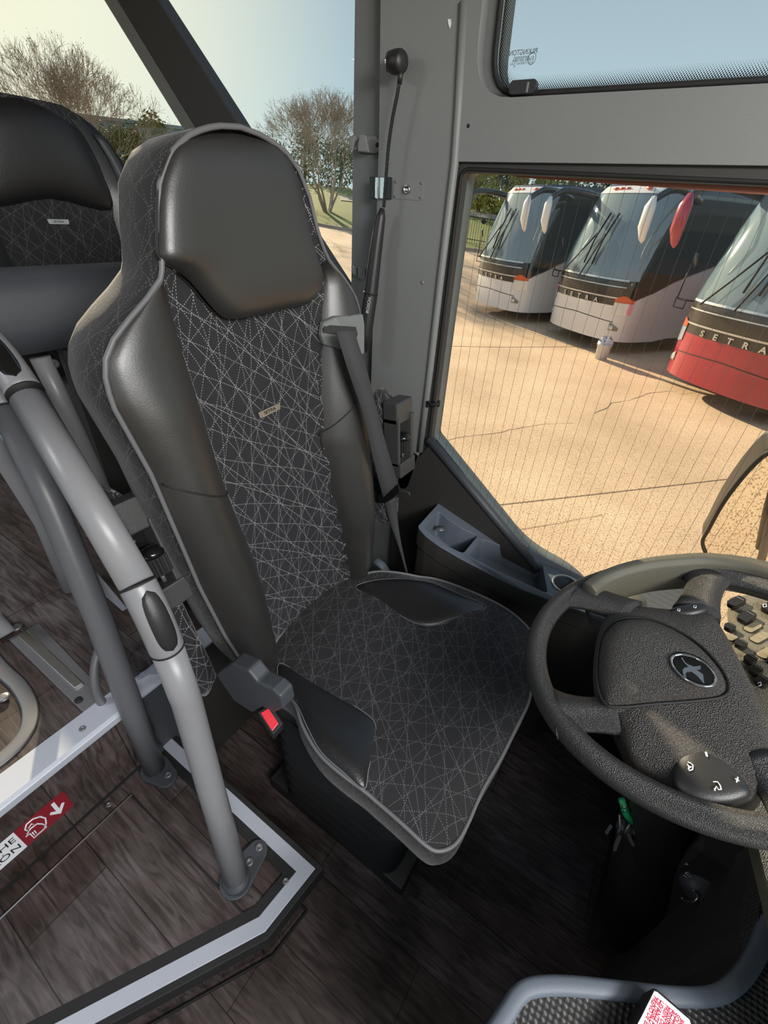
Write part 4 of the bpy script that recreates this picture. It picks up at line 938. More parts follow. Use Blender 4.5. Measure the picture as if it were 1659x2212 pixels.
def blob(name, outl, h0, h1, m, parent, thick=.03, rings=10, power=3.0):
    ol = [Vector((p.x, p.y)) for p in spline([Vector((a, b, 0)) for a, b in outl], 5, True)]
    n = len(ol); c = sum(ol, Vector((0, 0)))/n; V = []; F = []
    for p in ol: V.append(wl(p.x*.985+c.x*.015, p.y*.985+c.y*.015, h0-thick))
    for k in range(rings):
        r = 1-(k/rings)**1.5
        for p in ol: q = c+(p-c)*r; V.append(wl(q.x, q.y, h0+(h1-h0)*math.sqrt(max(0, 1-r**power))))
    V.append(wl(c.x, c.y, h1))
    for k in range(rings):
        for j in range(n): F.append((k*n+j, k*n+(j+1) % n, (k+1)*n+(j+1) % n, (k+1)*n+j))
    for j in range(n): F.append((rings*n+j, rings*n+(j+1) % n, (rings+1)*n))
    F.append(tuple(range(n)))
    return mk(name, V, F, m, parent)
body = [wpx(*q, .0) for q in ((1312, 1330), (1355, 1312), (1420, 1316), (1480, 1322), (1530, 1326), (1556, 1352), (1600, 1432), (1640, 1516), (1664, 1590), (1668, 1660), (1640, 1712), (1590, 1734), (1500, 1722), (1420, 1670), (1362, 1632), (1336, 1580), (1312, 1530), (1284, 1490), (1282, 1430), (1292, 1370))]
blob('hub_cover', body, .0, .022, hubpl, wheel, .045)
padw = [wpx(*q, .02) for q in ((1302, 1372), (1335, 1342), (1390, 1338), (1450, 1358), (1510, 1395), (1556, 1445), (1574, 1486), (1560, 1508), (1500, 1517), (1420, 1523), (1340, 1530), (1306, 1522), (1290, 1480), (1290, 1420))]
ab = blob('airbag_pad', padw, .012, .040, hubpl, wheel, .02, power=4)
MB().tube([wl(p.x, p.y, .0225) for p in spline([Vector((a, b, 0)) for a, b in padw], 5, True)], .0022, 6, closed=True).build('seam', black, ab)
def spoke(p0, p1, w0, w1, m=leather2, thick=.45):
    a, b = Vector(p0), Vector(p1); d = (b-a); pts = []; rr_ = []
    for i in range(9):
        t = i/8; pts.append(wl(*(a+d*t), .006*(1-t)*0)); rr_.append((w0+(w1-w0)*t)*(1+.55*(t**4)+.25*(1-t)**4))
    return MB().tube(pts, rr_, 16, flat=(wn, 1)).build('spoke', m, wheel) if thick == 1 else flat_tube(pts, rr_, m, thick)
def flat_tube(pts, rr_, m, k):
    V = []; F = []; n = len(pts); S_ = 18
    for i, p in enumerate(pts):
        t = (pts[min(i+1, n-1)]-pts[max(0, i-1)]).normalized(); u = wn.cross(t).normalized()
        for j in range(S_): a = 2*pi*j/S_; V.append(p+u*cos(a)*rr_[i]+wn*sin(a)*min(.0165, rr_[i]*k+.004))
    for i in range(n-1):
        for j in range(S_): F.append((i*S_+j, i*S_+(j+1) % S_, (i+1)*S_+(j+1) % S_, (i+1)*S_+j))
    F += [tuple(range(S_)), tuple(range((n-1)*S_, n*S_))]
    return mk('spoke', V, F, m, wheel)
spoke((-.095, .088), (-.205, .118), .026, .028)
spoke((-.005, .120), (.008, .232), .027, .026)
spoke((-.088, -.135), (-.168, -.163), .024, .027)
spoke((.070, -.135), (.110, -.205), .024, .024)
pod = blob('button_pod', [wpx(*q, .012) for q in ((1452, 1660), (1470, 1622), (1502, 1607), (1545, 1620), (1590, 1660), (1622, 1706), (1600, 1726), (1550, 1733), (1495, 1722), (1458, 1695))], .008, .019, blackpl, wheel, .01)
pod2 = blob('button_pod', [wpx(*q, .012) for q in ((1446, 1316), (1480, 1307), (1515, 1304), (1534, 1308), (1526, 1320), (1495, 1329), (1460, 1326))], .008, .018, blackpl, wheel, .01)
def icon(parent, polys, h=.0195, r=.0007, m=white):
    for pl_ in polys: MB().tube([PP(a, b, WC+wn*h, wn) for a, b in pl_], r, 5).build('symbol', m, parent)
icon(pod, [[(1525, 1625), (1527, 1634)]], r=.0012)
icon(pod, [[(1588, 1682), (1597, 1687)], [(1594, 1679), (1591, 1690)]])
icon(pod, [[(1485, 1646), (1491, 1648), (1497, 1653), (1496, 1662), (1488, 1665), (1488, 1659), (1493, 1656)], [(1484, 1651), (1488, 1655), (1487, 1663)]])
icon(pod, [[(1541, 1689), (1550, 1689), (1556, 1697), (1558, 1705), (1552, 1706), (1548, 1699), (1544, 1705), (1544, 1708)]])
icon(pod2, [[(1499, 1308), (1504, 1309), (1503, 1313), (1498, 1312), (1499, 1308)], [(1464, 1315), (1469, 1316), (1468, 1320), (1463, 1319), (1464, 1315)]], h=.0185)
# emblem
HE = .0405
def pe(px, py, h=HE): return PP(px, py, WC+wn*h, wn)
el_ = [(1450, 1428), (1456, 1417), (1472, 1414), (1496, 1419), (1520, 1432), (1539, 1451), (1546, 1468), (1541, 1479), (1526, 1483), (1503, 1478), (1478, 1465), (1458, 1446)]
em = MB().prism([pe(p.x, p.y, HE-.004) for p in spline([Vector((a, b, 0)) for a, b in el_], 4, True)], wn*.005).build('emblem', gloss, wheel, smooth=False)
MB().tube([pe(p.x, p.y, HE+.001) for p in spline([Vector((a, b, 0)) for a, b in el_], 4, True)], .0016, 8, closed=True).build('chrome_ring', chrome, em)
kz = [(835,1185),(852,1190),(872,1228),(905,1252),(960,1272),(1020,1262),(1022,1292),(978,1298),(1045,1345),(1056,1436),(985,1358),(930,1316),(895,1318),(878,1340),(888,1388),(856,1346),(850,1300),(872,1280),(908,1276),(862,1232)]
MB().prism([pe(1280+a*.2285, 1150+b*.2285, HE+.0012) for a, b in kz], wn*.0006).build('letter_k', silver, em, smooth=False)
# column below the hub
colm = thing('steering_column', 'dark steering column with ridged control knob under the wheel', 'column', wl(.03, .0, -.10))
cd_ = (Vector((.25, 0, -1))).normalized(); c0_ = wl(-.01, -.01, -.028)
MB().lathe([(.045, 0), (.05, .03), (.055, .10), (.055, .22), (.06, .5), (.065, .80)], c0_, cd_, 24).build('shroud', blackpl, colm)
ka, kb_ = PD(1612, 1838, .80), PD(1487, 1930, .775); kd = (kb_-ka)
kn_ = MB().lathe([(.024, 0), (.027, .010), (.0295, .044)], ka, kd, 28).build('knob_base', darkpl, colm)
L_ = kd.length
MB().lathe([(.0284, .042), (.0288, .048), (.028, L_-.016), (.022, L_-.003), (.014, L_), (.003, L_)], ka, kd, 28).build('control_knob', darkpl, colm)
MB().lathe([(.0298, .040), (.0303, .0425), (.0298, .045)], ka, kd, 28).build('ring', steelg, colm)
MB().tube([PD(1490+18*cos(a), 1935+14*sin(a), .755) for a in [i*pi/10-1.2 for i in range(14)]], .0018, 6).build('lens_ring', silver, colm)
def ic2(pts): MB().tube([PD(a, b, .742) for a, b in pts], .0006, 5).build('symbol', white, colm)
ic2([(1538, 1858), (1543, 1856), (1547, 1867), (1542, 1869), (1538, 1858)]); ic2([(1482, 1864), (1487, 1868), (1480, 1867)]); ic2([(1480, 1886), (1486, 1884), (1494, 1893), (1490, 1894), (1482, 1887)]); ic2([(1477, 1891), (1488, 1898)])
KD = .80
# keys with the green tag
ky = thing('key_bunch', 'bunch of keys with a green tag hanging in the dark under the wheel', 'keys', PD(1350, 1770, KD))
MB().tube([PD(1343, 1727, KD), PD(1352, 1758, KD), PD(1364, 1775, KD)], .0062, 10).build('green_tag', green, ky)
for a0 in (0, .9, 2.0): MB().tube([PD(1350+9*cos(t)*cos(a0), 1749+6*sin(t+a0), KD-.008+.008*sin(t)) for t in [i*pi/8 for i in range(16)]], .0007, 5, closed=True).build('ring', silver, ky)
for q in (((1338, 1760), (1340, 1790), (1334, 1800)), ((1362, 1778), (1354, 1790), (1350, 1800))): MB().tube([PD(a, b, KD) for a, b in q], .002, 6).build('ring', steelg, ky)
for q in ([(1336, 1802), (1341, 1806), (1330, 1836), (1324, 1838), (1327, 1822)], [(1352, 1798), (1358, 1800), (1370, 1824), (1366, 1828), (1358, 1816)], [(1306, 1798), (1318, 1780), (1322, 1784), (1310, 1802)], [(1368, 1786), (1374, 1790), (1372, 1802), (1366, 1800)]):
    MB().prism([PD(a, b, KD) for a, b in q], Vector((.001, -.0015, .0015))).build('key', steelg, ky, smooth=False)
MB().lathe([(.013, -.006), (.016, 0), (.013, .008)], PD(1349, 1790, KD+.012), CAM-PD(1349, 1790, KD+.012), 16).build('fob', blackpl, ky)

# ================================================================== DASHBOARD
dash = thing('dashboard', 'speckled dashboard panel with black rocker switches beyond the steering wheel', 'dashboard', (.55, .6, .7))
IP = -.115
def ip(px, py, h=IP): return PP(px, py, WC+wn*h, wn)
o = MB().prism([wl(.055, .26, IP), wl(.055, -.05, IP), wl(.12, -.40, IP), wl(.50, -.40, IP), wl(.50, .42, IP), wl(.20, .42, IP), wl(.05, .33, IP)], -wn*.05).build('switch_panel', keypl, dash, smooth=False, bev=.006)
def button(px, py, w_, h_, ht, m, nm='switch', rot=(20, -11), rad=.35):
    c = ip(px, py); u = (ip(px+rot[0], py+rot[1])-c); M = frame(c+wn*(ht/2), u, wn.cross(u))
    sc = (ip(px+10, py)-ip(px-10, py)).length/20
    b = plate(nm, [rrect(w_*sc, h_*sc, rad*h_*sc)], ht, M, m, dash, bev=min(.002, ht*.4)); return b, M, sc
for q in ((1590, 1306, 46, 24), (1612, 1338, 46, 26), (1576, 1360, 22, 22), (1600, 1397, 24, 24), (1620, 1430, 26, 24), (1632, 1454, 28, 24), (1646, 1478, 30, 26), (1660, 1318, 34, 26), (1678, 1338, 34, 26), (1672, 1432, 30, 26), (1690, 1300, 34, 26), (1705, 1440, 30, 26)):
    b, M, sc = button(*q, .010, btnm)
    MB().prism([M @ Vector((a*q[2]*sc, c*q[3]*sc, .005)) for a, c in ((.22, -.38), (.30, -.38), (.30, .38), (.22, .38))], wn*.0012).build('ridge', steelg, b, smooth=False)
for q in ((1626, 1356, 46, 21), (1641, 1378, 50, 22), (1580, 1378, 26, 18), (1655, 1412, 46, 24), (1690, 1385, 46, 22)):
    c = ip(q[0], q[1]); button(q[0], q[1], q[2]+3, q[3]+3, .0012, btnm, 'switch_gap'); button(*q, .0024, btnl, 'blank_cover')
icon_ = lambda pts, h: MB().tube([ip(a, b, IP+h) for a, b in pts], .0008, 5).build('symbol', white, dash)
icon_([(1648, 1306), (1655, 1304), (1656, 1310), (1649, 1312), (1648, 1306)], .0105); icon_([(1637, 1476), (1643, 1473), (1644, 1480), (1638, 1482)], .0105)
# hood arch and the ribbed corner panel seen through the wheel
hood = [ip(a, b, .03) for a, b in ((1272, 1268), (1300, 1247), (1340, 1230), (1400, 1215), (1470, 1207), (1530, 1205), (1600, 1212), (1659, 1225), (1740, 1250), (1830, 1300))]
hs_ = spline(hood, 6); V = []; F = []
for i, p in enumerate(hs_):
    t = (hs_[min(i+1, len(hs_)-1)]-hs_[max(0, i-1)]).normalized(); u = wn.cross(t).normalized()
    for a, b in ((-.014, -.06), (-.016, -.004), (-.008, .006), (.006, .006), (.014, -.004), (.014, -.06)): V.append(p-u*a+wn*b)
for i in range(len(hs_)-1):
    for j in range(6): F.append((i*6+j, i*6+(j+1) % 6, (i+1)*6+(j+1) % 6, (i+1)*6+j))
F += [tuple(range(6)), tuple(range(len(V)-6, len(V)))]
MB().add(V, F).build('instrument_hood', cowlm, dash, bev=.003)
o = MB().prism([ip(a, b, -.10) for a, b in ((1262, 1300), (1300, 1272), (1345, 1262), (1460, 1262), (1520, 1290), (1560, 1330), (1500, 1360), (1330, 1350), (1275, 1330))], -wn*.03).build('corner_panel', darkpl, dash, smooth=False, bev=.004)
rb_ = MB()
for i in range(16): rb_.tube([ip(1304+i*2.4, 1281+i*1.2, -.098), ip(1298+i*2.6, 1300+i*1.2, -.098)], .0008, 5)
rb_.build('ribs', silver, dash)
MB().tube([ip(1309, 1283, -.098), ip(1318, 1306, -.098)], .0016, 6).build('trim_bar', silver, dash)
MB().lathe([(.024, 0), (.024, .012), (.019, .018), (.003, .018)], ip(1368, 1311, -.095), wn, 24).build('rotary_knob', cowlm, dash)
MB().lathe([(.020, 0), (.020, .006), (.003, .006)], ip(1347, 1302, -.098), wn, 24).build('dial', gloss, dash)
# dark lower dash between column and floor
o = MB().prism([Vector((.32, .56, .0)), Vector((.95, .56, .0)), Vector((.95, 1.08, .0)), Vector((.34, 1.08, .0))], (0, 0, .60)).build('lower_dash', rubber, dash, smooth=False, bev=.01)
MB().prism([wl(.50, -.40, IP), wl(.50, .42, IP), Vector((1.28, 1.1, .72)), Vector((1.28, .1, .72))], (0, 0, -.1)).build('dash_top', darkpl, dash, smooth=False)
MB().prism([wl(.30, .42, IP), wl(.5, .42, IP), Vector((1.2, 1.1, .66)), Vector((.45, 1.1, .62))], (0, 0, -.08)).build('dash_top', darkpl, dash, smooth=False)
pdl = thing('pedal', 'small worn grey pedal glinting in the dark footwell', 'pedal', P(1345, 2000, z=.06))
MB().prism([P(a, b, z=.12) for a, b in ((1330, 1958), (1345, 1952), (1362, 2018), (1340, 2008), (1322, 2000))], (.02, 0, -.02)).build('pad', steelg, pdl, smooth=False, bev=.003)
MB().tube([P(1345, 1990, z=.11), P(1350, 1990, z=.11)+Vector((.12, .0, .0)), P(1350, 1990, z=.11)+Vector((.16, 0, -.11))], .008, 8).build('arm', black, pdl)

# ------------------------------------------------------------------ side tray under the window
tray = thing('side_tray', 'blue grey storage tray with two pockets and a cup holder beside the seat', 'tray', (-.2, 1.0, .55))
def zt(x): return .62+.28*max(0, -x-.20)
def TP(px, py):
    z = .62
    for _ in range(12): p = P(px, py, z=z); z = zt(p.x)
    return Vector((p.x, p.y))
def c2(u, v): return TP(900+u*.229, 840+v*.229)
outer = [c2(*q) for q in ((235, 1050), (400, 1185), (600, 1290), (760, 1372), (900, 1475), (1040, 1578), (1220, 1640), (1400, 1705), (1580, 1790), (1760, 1870), (1900, 2060), (1600, 2110), (1275, 1995), (1000, 1890), (700, 1745), (420, 1600), (200, 1470), (80, 1380), (10, 1300))]
h1 = roundpoly([c2(*q) for q in ((65, 1300), (205, 1150), (300, 1235), (420, 1310), (578, 1385), (440, 1553), (300, 1490), (150, 1385))], .012)
h2 = roundpoly([c2(*q) for q in ((480, 1580), (615, 1412), (800, 1478), (1190, 1662), (1238, 1925), (1160, 1908), (800, 1745))], .012)
ch = c2(1410, 1850); h3 = [Vector((ch.x+.036*cos(a*pi/12), ch.y+.036*sin(a*pi/12))) for a in range(24)]
outer = roundpoly(outer, .008, 3)
tp_ = plate('tray_top', [outer, h1, h2, h3], .008, Matrix.Identity(4), traypl, tray)
for v in tp_.data.vertices: v.co.z += zt(v.co.x)-.004
def pocket(lp, dep, nm='pocket'):
    V = []; F = []; n = len(lp); c = sum(lp, Vector((0, 0)))/n
    for s_, dz_ in ((1.0, 0), (.97, -dep*.5), (.93, -dep), ): V += [(c.x+(p.x-c.x)*s_, c.y+(p.y-c.y)*s_, zt(p.x)+dz_-.002) for p in lp]
    for k in range(2):
        for j in range(n): F.append((k*n+j, k*n+(j+1) % n, (k+1)*n+(j+1) % n, (k+1)*n+j))
    F.append(tuple(range(2*n, 3*n))); return mk(nm, V, F, traypl, tray, smooth=False)
pocket(h1, .085); pocket(h2, .06); pocket(h3, .07, 'cup_holder')
MB().tube([(p.x, p.y, zt(p.x)+.001) for p in h3], .004, 8, closed=True).build('cup_ring', traypl, tray)
V = []; F = []; n = len(outer); co = sum(outer, Vector((0, 0)))/n
for s_, z_ in ((1, 0), (1.005, -.02), (1.005, -.055), (.985, -.06), (.985, -.60)): V += [(co.x+(p.x-co.x)*s_, co.y+(p.y-co.y)*s_, max(.0, zt(p.x)-.004+z_)) for p in outer]
for k in range(4):
    for j in range(n): F.append((k*n+j, k*n+(j+1) % n, (k+1)*n+(j+1) % n, (k+1)*n+j))
mk('tray_side', V, F, rubber, tray, smooth=False)
q = c2(218, 1218); MB().lathe([(.013, 0), (.013, .002), (.006, .002), (.005, .004), (.001, .004)], (q.x+.012, q.y-.01, zt(q.x)-.03), (0, 0, 1), 18).build('socket', steelg, tray)

# ------------------------------------------------------------------ centre console, lower right
ZCN = .72
cons = thing('centre_console', 'pimpled black console with a smooth curved grey rim at the bottom right', 'console', (.3, .15, .4))
cp = [(960, 2420), (1082, 2196), (1118, 2140), (1150, 2122), (1240, 2121), (1450, 2142), (1530, 2139), (1582, 2112), (1618, 2068), (1646, 2030), (1638, 1985), (1648, 1900), (1680, 1780), (1900, 1900), (1950, 2450)]
cw = [P(a, b, z=ZCN) for a, b in cp]
MB().prism(cw, (0, 0, -.05)).build('mat', gripm, cons, smooth=False)
MB().prism([p+Vector((0, 0, -.05)) for p in cw], (0, 0, -.66)).build('cabinet', rubber, cons, smooth=False)
rp = spline([P(a, b, z=ZCN+.002) for a, b in ((1015, 2330), (1060, 2245), (1098, 2185), (1122, 2150), (1155, 2132), (1240, 2130), (1450, 2152), (1545, 2150), (1598, 2118), (1634, 2066), (1656, 2010), (1662, 1990))], 6)
V = []; F = []
for i, p in enumerate(rp):
    t = (rp[min(i+1, len(rp)-1)]-rp[max(0, i-1)]).normalized(); u = Vector((0, 0, 1)).cross(t).normalized()
    for a, b in ((-.0095, -.012), (-.0085, .003), (-.004, .0055), (.004, .0055), (.0085, .003), (.0095, -.012)): V.append(p+u*a+Vector((0, 0, b)))
for i in range(len(rp)-1):
    for j in range(6): F.append((i*6+j, i*6+(j+1) % 6, (i+1)*6+(j+1) % 6, (i+1)*6+j))
F += [tuple(range(6)), tuple(range(len(V)-6, len(V)))]
MB().add(V, F).build('rim', traypl, cons)
lbx = thing('brake_label', 'white label with red Spanish and French brake release text on a black holder', 'label', P(1430, 2212, z=ZCN+.02))
ZL = ZCN+.035
MB().prism([P(a, b, z=ZL) for a, b in ((1410, 2134), (1418, 2134), (1492, 2198), (1500, 2216), (1470, 2330), (1300, 2330), (1372, 2212))], (0, 0, -.034)).build('holder', blackpl, lbx, smooth=False, bev=.002)
MB().prism([P(a, b, z=ZL+.0004) for a, b in ((1413, 2141), (1419, 2143), (1489, 2203), (1492, 2213), (1462, 2320), (1320, 2320), (1386, 2195))], (0, 0, .0006)).build('card', white, lbx, smooth=False)
lo_ = P(1405, 2180, z=ZL+.0012); lu = P(1392, 2217, z=ZL+.0012)-lo_; lv_ = P(1425, 2192, z=ZL+.0012)-lo_
for i, (s_, px, py) in enumerate((('FRENO DE ESTACIONAMIENTO', 1416, 2153), ('DE DESBLOQUEO DEL', 1424, 2158), ('LEVANTE LA TAPA', 1431, 2163), ('FREIN DE STATIONNEMENT', 1442, 2172), ('DESSERRAGE DU', 1450, 2179), ('ACTIONNER LE', 1457, 2185), ('SOULEVER LE CLAPET', 1465, 2191), ('BRAKE RELEASE', 1474, 2202))):
    text('lettering', s_, .0052, frame(P(px, py, z=ZL+.0012), lu, lv_), redtx, lbx, .0001, align='LEFT', bold=.00012)

# ================================================================== OUTSIDE
ZG = -1.0
def hs(s): return lerp_tab([(14, -1.0), (23.5, -.05), (29, .45), (33, 1.05), (46, 2.6), (60, 3.3), (200, 3.6)], s)[0]
def hg(x, y): return hs(-.8*x+.6*y)
def march(px, py, r0=8, r1=90):
    d = ray(px, py); h = math.hypot(d.x, d.y); d = d/h; r = r0
    while r < r1:
        p = CAM+d*r
        if p.z < hg(p.x, p.y): return r, math.degrees(math.atan2(d.y, d.x))
        r += .05
    return r1, math.degrees(math.atan2(d.y, d.x))
CT = sorted([(az, r) for r, az in (march(690, 488), march(762, 501), march(1000, 540), march(1040, 545))])
curb_tab = [(-150, 40), (-30, 30), (60, 28), (95, 26)]+CT+[(140, CT[-1][1]+3), (155, CT[-1][1]+5), (215, CT[-1][1]+8)]
print('curb', curb_tab)
def curb_r(az): return lerp_tab(curb_tab, az)[0]
def polar(name, rs_, az0, az1, na, dz_, m):
    V = []; F = []
    for i in range(na+1):
        az = az0+(az1-az0)*i/na; c, s = cos(radians(az)), sin(radians(az))
        for k, rf in enumerate(rs_): r = rf(az); V.append((c*r, s*r, hg(c*r, s*r)+dz_))
    n = len(rs_)
    for i in range(na):
        for k in range(n-1): a = i*n+k; F.append((a, a+1, a+n+1, a+n))
    return mk(name, V, F, m)
g = polar('ground', [lambda az, t=t: .3+(curb_r(az)-.3)*t for t in (0, .1, .2, .3, .4, .5, .55, .6, .65, .7, .75, .8, .85, .9, .95, 1)], -145, 215, 180, 0, conc); tag(g, kind='structure')
g = polar('lawn', [lambda az, t=t: curb_r(az)+.14+t for t in (0, 1, 2, 3, 4, 6, 8, 11, 15, 20, 28, 40, 70, 120)], -30, 215, 120, .12, grass); tag(g, kind='structure')
V = []; F = []; k = 0
for i in range(241):
    az = -30+245*i/240; c, s = cos(radians(az)), sin(radians(az)); r = curb_r(az); z = hg(c*r, s*r)
    V += [(c*r, s*r, z-.05), (c*r, s*r, z+.13), (c*(r+.15), s*(r+.15), z+.14), (c*(r+.15), s*(r+.15), z-.05)]
for i in range(240):
    for j in range(4): F.append((4*i+j, 4*i+(j+1) % 4, 4*i+4+(j+1) % 4, 4*i+4+j))
o = mk('curb', V, F, curbm, smooth=False); tag(o, kind='structure')
o = polar('path', [lambda az: 40, lambda az: 41.5, lambda az: 43], 96, 128, 30, .16, curbm); tag(o, kind='structure')
# joints and cracks in the concrete
def gline(nm, pts, w_, jit=0):
    q = [P(a, b, z=ZG) for a, b in pts]; q2 = []
    for a, b in zip(q, q[1:]):
        n = max(2, int((b-a).length/.12)) if jit else 1
        for i in range(n): q2.append(a.lerp(b, i/n)+(Vector((random.uniform(-1, 1), random.uniform(-1, 1), 0))*jit if i else Vector((0, 0, 0))))
    q2.append(q[-1]); V = []; F = []
    for i, p in enumerate(q2):
        t = (q2[min(i+1, len(q2)-1)]-q2[max(0, i-1)]).normalized(); u = Vector((-t.y, t.x, 0)); ww = w_*(random.uniform(.5, 1.2) if jit else 1)
        V += [p+u*ww+Vector((0, 0, .003)), p-u*ww+Vector((0, 0, .003))]
    for i in range(len(q2)-1): F.append((2*i, 2*i+1, 2*i+3, 2*i+2))
    o = mk(nm, V, F, crackm, smooth=False); tag(o, kind='structure')
gline('pavement_joint', [(1040, 1095), (1240, 1073), (1659, 1025)], .005)
gline('pavement_joint', [(975, 748), (1080, 750), (1252, 749), (1300, 752)], .010)
gline('pavement_crack', [(978, 653), (1010, 665), (1080, 694), (1160, 722), (1260, 755)], .012, .02)
gline('pavement_crack', [(945, 957), (990, 945), (1070, 936), (1130, 923), (1180, 916), (1240, 914)], .004, .012)
gline('pavement_crack', [(1283, 893), (1306, 884), (1320, 870), (1360, 865), (1400, 850), (1440, 845), (1460, 847)], .005, .015)
gline('pavement_crack', [(1470, 851), (1515, 848)], .004, .01)
gline('pavement_crack', [(1110, 1145), (1160, 1138), (1230, 1125), (1300, 1112)], .003, .01)

# ------------------------------------------------------------------ coaches
def make_bus(label, body_m, nose, fdir, letters, spots):
    T = Vector((0, 0, 0)); b = thing('coach', label, 'bus', T, 'parked coaches seen through the driver window')
    W = 1.275; ZT = 3.05
    def setb(z): return .04*max(0, 1.0-z) if z < 1.35 else (.55*((z-1.35)/1.7)**1.35 if z < ZT else .55+1.0*(z-ZT))
    def ww(z): return W*(1-.018*max(0, z-1.5))-(.25*max(0, z-ZT))
    def pt(c, z):        # c in [-2, 2]: |c|<=1 nose arc, beyond it the straight sides
        if abs(c) <= 1:
            th = c*pi/2; s = sin(th); k = cos(th)
            y = ww(z)*math.copysign(abs(s)**.80, s); x = -.80+.80*max(0, k)**.62-setb(z)*(1-.0*abs(c))
        else:
            y = math.copysign(ww(z), c); x = -.80-setb(z)-(abs(c)-1)*11.5
        return Vector((x, y, z))
    sidep = [.0, .04, .08, .13, .17, .21, .26, .32, .4, .6, .8, 1.0]
    cs = [-(1+s) for s in sidep[:0:-1]]+[-1+2*i/40 for i in range(41)]+[1+s for s in sidep[1:]]
    def z1(c):
        a = abs(c)
        return 1.0 if a < .55 else (1.0+.30*((a-.55)/.45)**1.5 if a <= 1 else (1.30+.65*min(1, (a-1)/.16)**.8 if a < 1.16 else 1.95-.12*min(1, (a-1.16)/.3)))
    def band(nm, zf0, zf1, m, c0, c1, nz=6, off=0.0, parent=b):
        cc_ = [c for c in cs if c0-1e-6 <= c <= c1+1e-6]; V = []; F = []
        for c in cc_:
            for k in range(nz+1):
                z = zf0(c)+(zf1(c)-zf0(c))*k/nz; p = pt(c, z)
                if off: p = p+Vector((1 if abs(c) < .8 else .3, math.copysign(min(1, abs(c)**2), c), 0)).normalized()*off
                V.append(p)
        for i in range(len(cc_)-1):
            for k in range(nz): a = i*(nz+1)+k; F.append((a, a+1, a+nz+2, a+nz+1))
        return mk(nm, V, F, m, parent)
    band('body', lambda c: .28 if abs(c) <= 1.05 else .34, z1, body_m, -2, 2, 8)
    band('grille_panel', z1, lambda c: max(z1(c)+.001, 1.50), busblack, -.72, .72, 8)
    band('windscreen', lambda c: 1.50, lambda c: ZT, busglass, -.78, .78, 12)
    for sg in (-1, 1): band('side_glass', z1, lambda c: ZT, busside, *((.72, 2) if sg > 0 else (-2, -.72)), 8, off=-.004)
    rf = band('roof', lambda c: ZT, lambda c: ZT+.18, busroof if body_m is not busred else busroof, -2, 2, 4)
    band('roof_front', lambda c: ZT-.005, lambda c: ZT+.13, buswhite if body_m is buswhite else body_m, -.85, .85, 4, off=.012)
    V = []
    for s in (1, -1):
        for c in (cs if s > 0 else []): V.append(pt(c, ZT+.18))
    n = len(V); mk('roof_top', V+[Vector((-6, 0, ZT+.24))], [(i, i+1, n) for i in range(n-1)]+[(n-1, 0, n)], buswhite, b)
    for zz, h_ in ((1.48, .035), (1.36, .02), (1.14, .028)): band('chrome_strip', lambda c: zz, lambda c: zz+h_, silver, -.62, .62, 1, off=.012)
    band('bumper_groove', lambda c: .72-.10*abs(c), lambda c: .735-.10*abs(c), black, -.55, .55, 1, off=.004)
    band('waist_strip', lambda c: z1(c)-.012, lambda c: z1(c)+.012, silver, .9, 1.9, 1, off=.008)
    for sg in (-1, 1):
        cA, cB = (.48, .80) if sg > 0 else (-.80, -.48)
        def zA(c): return .80+.12*(1-abs(abs(c)-.64)/.16)**0 if False else .84
        fcs = [cA+(cB-cA)*i/8 for i in range(9)]
        for nm, f0, f1, m, of in (('headlight', lambda t: .86-.04*sin(pi*t), lambda t: 1.07, lens, .012), ('indicator_lens', lambda t: 1.075, lambda t: 1.14+.07*sin(pi*min(1, t*1.2)), orange, .014)):
            V = []; F = []
            for i, c in enumerate(fcs):
                t = i/8 if sg > 0 else 1-i/8
                for k in range(3): z = f0(t)+(f1(t)-f0(t))*k/2; p = pt(c, z); V.append(p+Vector((1, math.copysign(.9, c), 0)).normalized()*of)
            for i in range(8):
                for k in range(2): a = i*3+k; F.append((a, a+1, a+4, a+3))
            mk(nm, V, F, m, b)
        # fog lamp pocket
        V = []; F = []
        for i in range(7):
            c = sg*(.50+.16*i/6)
            for k in range(3): z = .50+.16*k/2*(1-.6*i/6); V.append(pt(c, z)+Vector((.012, sg*.006, 0)))
        for i in range(6):
            for k in range(2): a = i*3+k; F.append((a, a+1, a+4, a+3))
        fl = mk('fog_lamp_pocket', V, F, btnl, b)
        MB().lathe([(.05, 0), (.055, .012), (.04, .02), (.003, .02)], pt(sg*.54, .56)+Vector((.0, 0, 0)), (1, sg*.4, 0), 14).build('fog_lamp', lens, fl)
        # mirror: arm and drooping housing
        h0 = pt(sg*.97, 2.95); tip = Vector((.28, sg*1.48, 2.88))
        arm_ = MB().tube(spline([h0, Vector((-.55, sg*1.42, 3.06)), Vector((-.05, sg*1.52, 3.06)), tip], 6), [.075]*7+[.07]*6+[.06]*6, 10).build('mirror_arm', busblack, b)
        MB().tube([tip+Vector((0, 0, .06)), tip+Vector((.03, 0, -.10)), tip+Vector((.03, 0, -.42)), tip+Vector((-.03, 0, -.62)), tip+Vector((-.05, 0, -.68))], [.05, .12, .125, .07, .02], 14, flat=((0, 1, 0), .55)).build('mirror_housing', body_m, arm_)
        # wheels
        wc = Vector((-2.75, sg*1.12, .50)); ax = Vector((0, sg, 0))
        w_ = MB().lathe([(.30, -.12), (.50, -.11), (.52, -.02), (.52, .06), (.49, .115), (.33, .12)], wc, ax, 28).build('wheel', tyre, b)
        MB().lathe([(.33, .10), (.31, .125), (.24, .06), (.16, .05), (.13, .12), (.10, .14), (.01, .14)], wc, ax, 20).build('rim', chrome, w_)
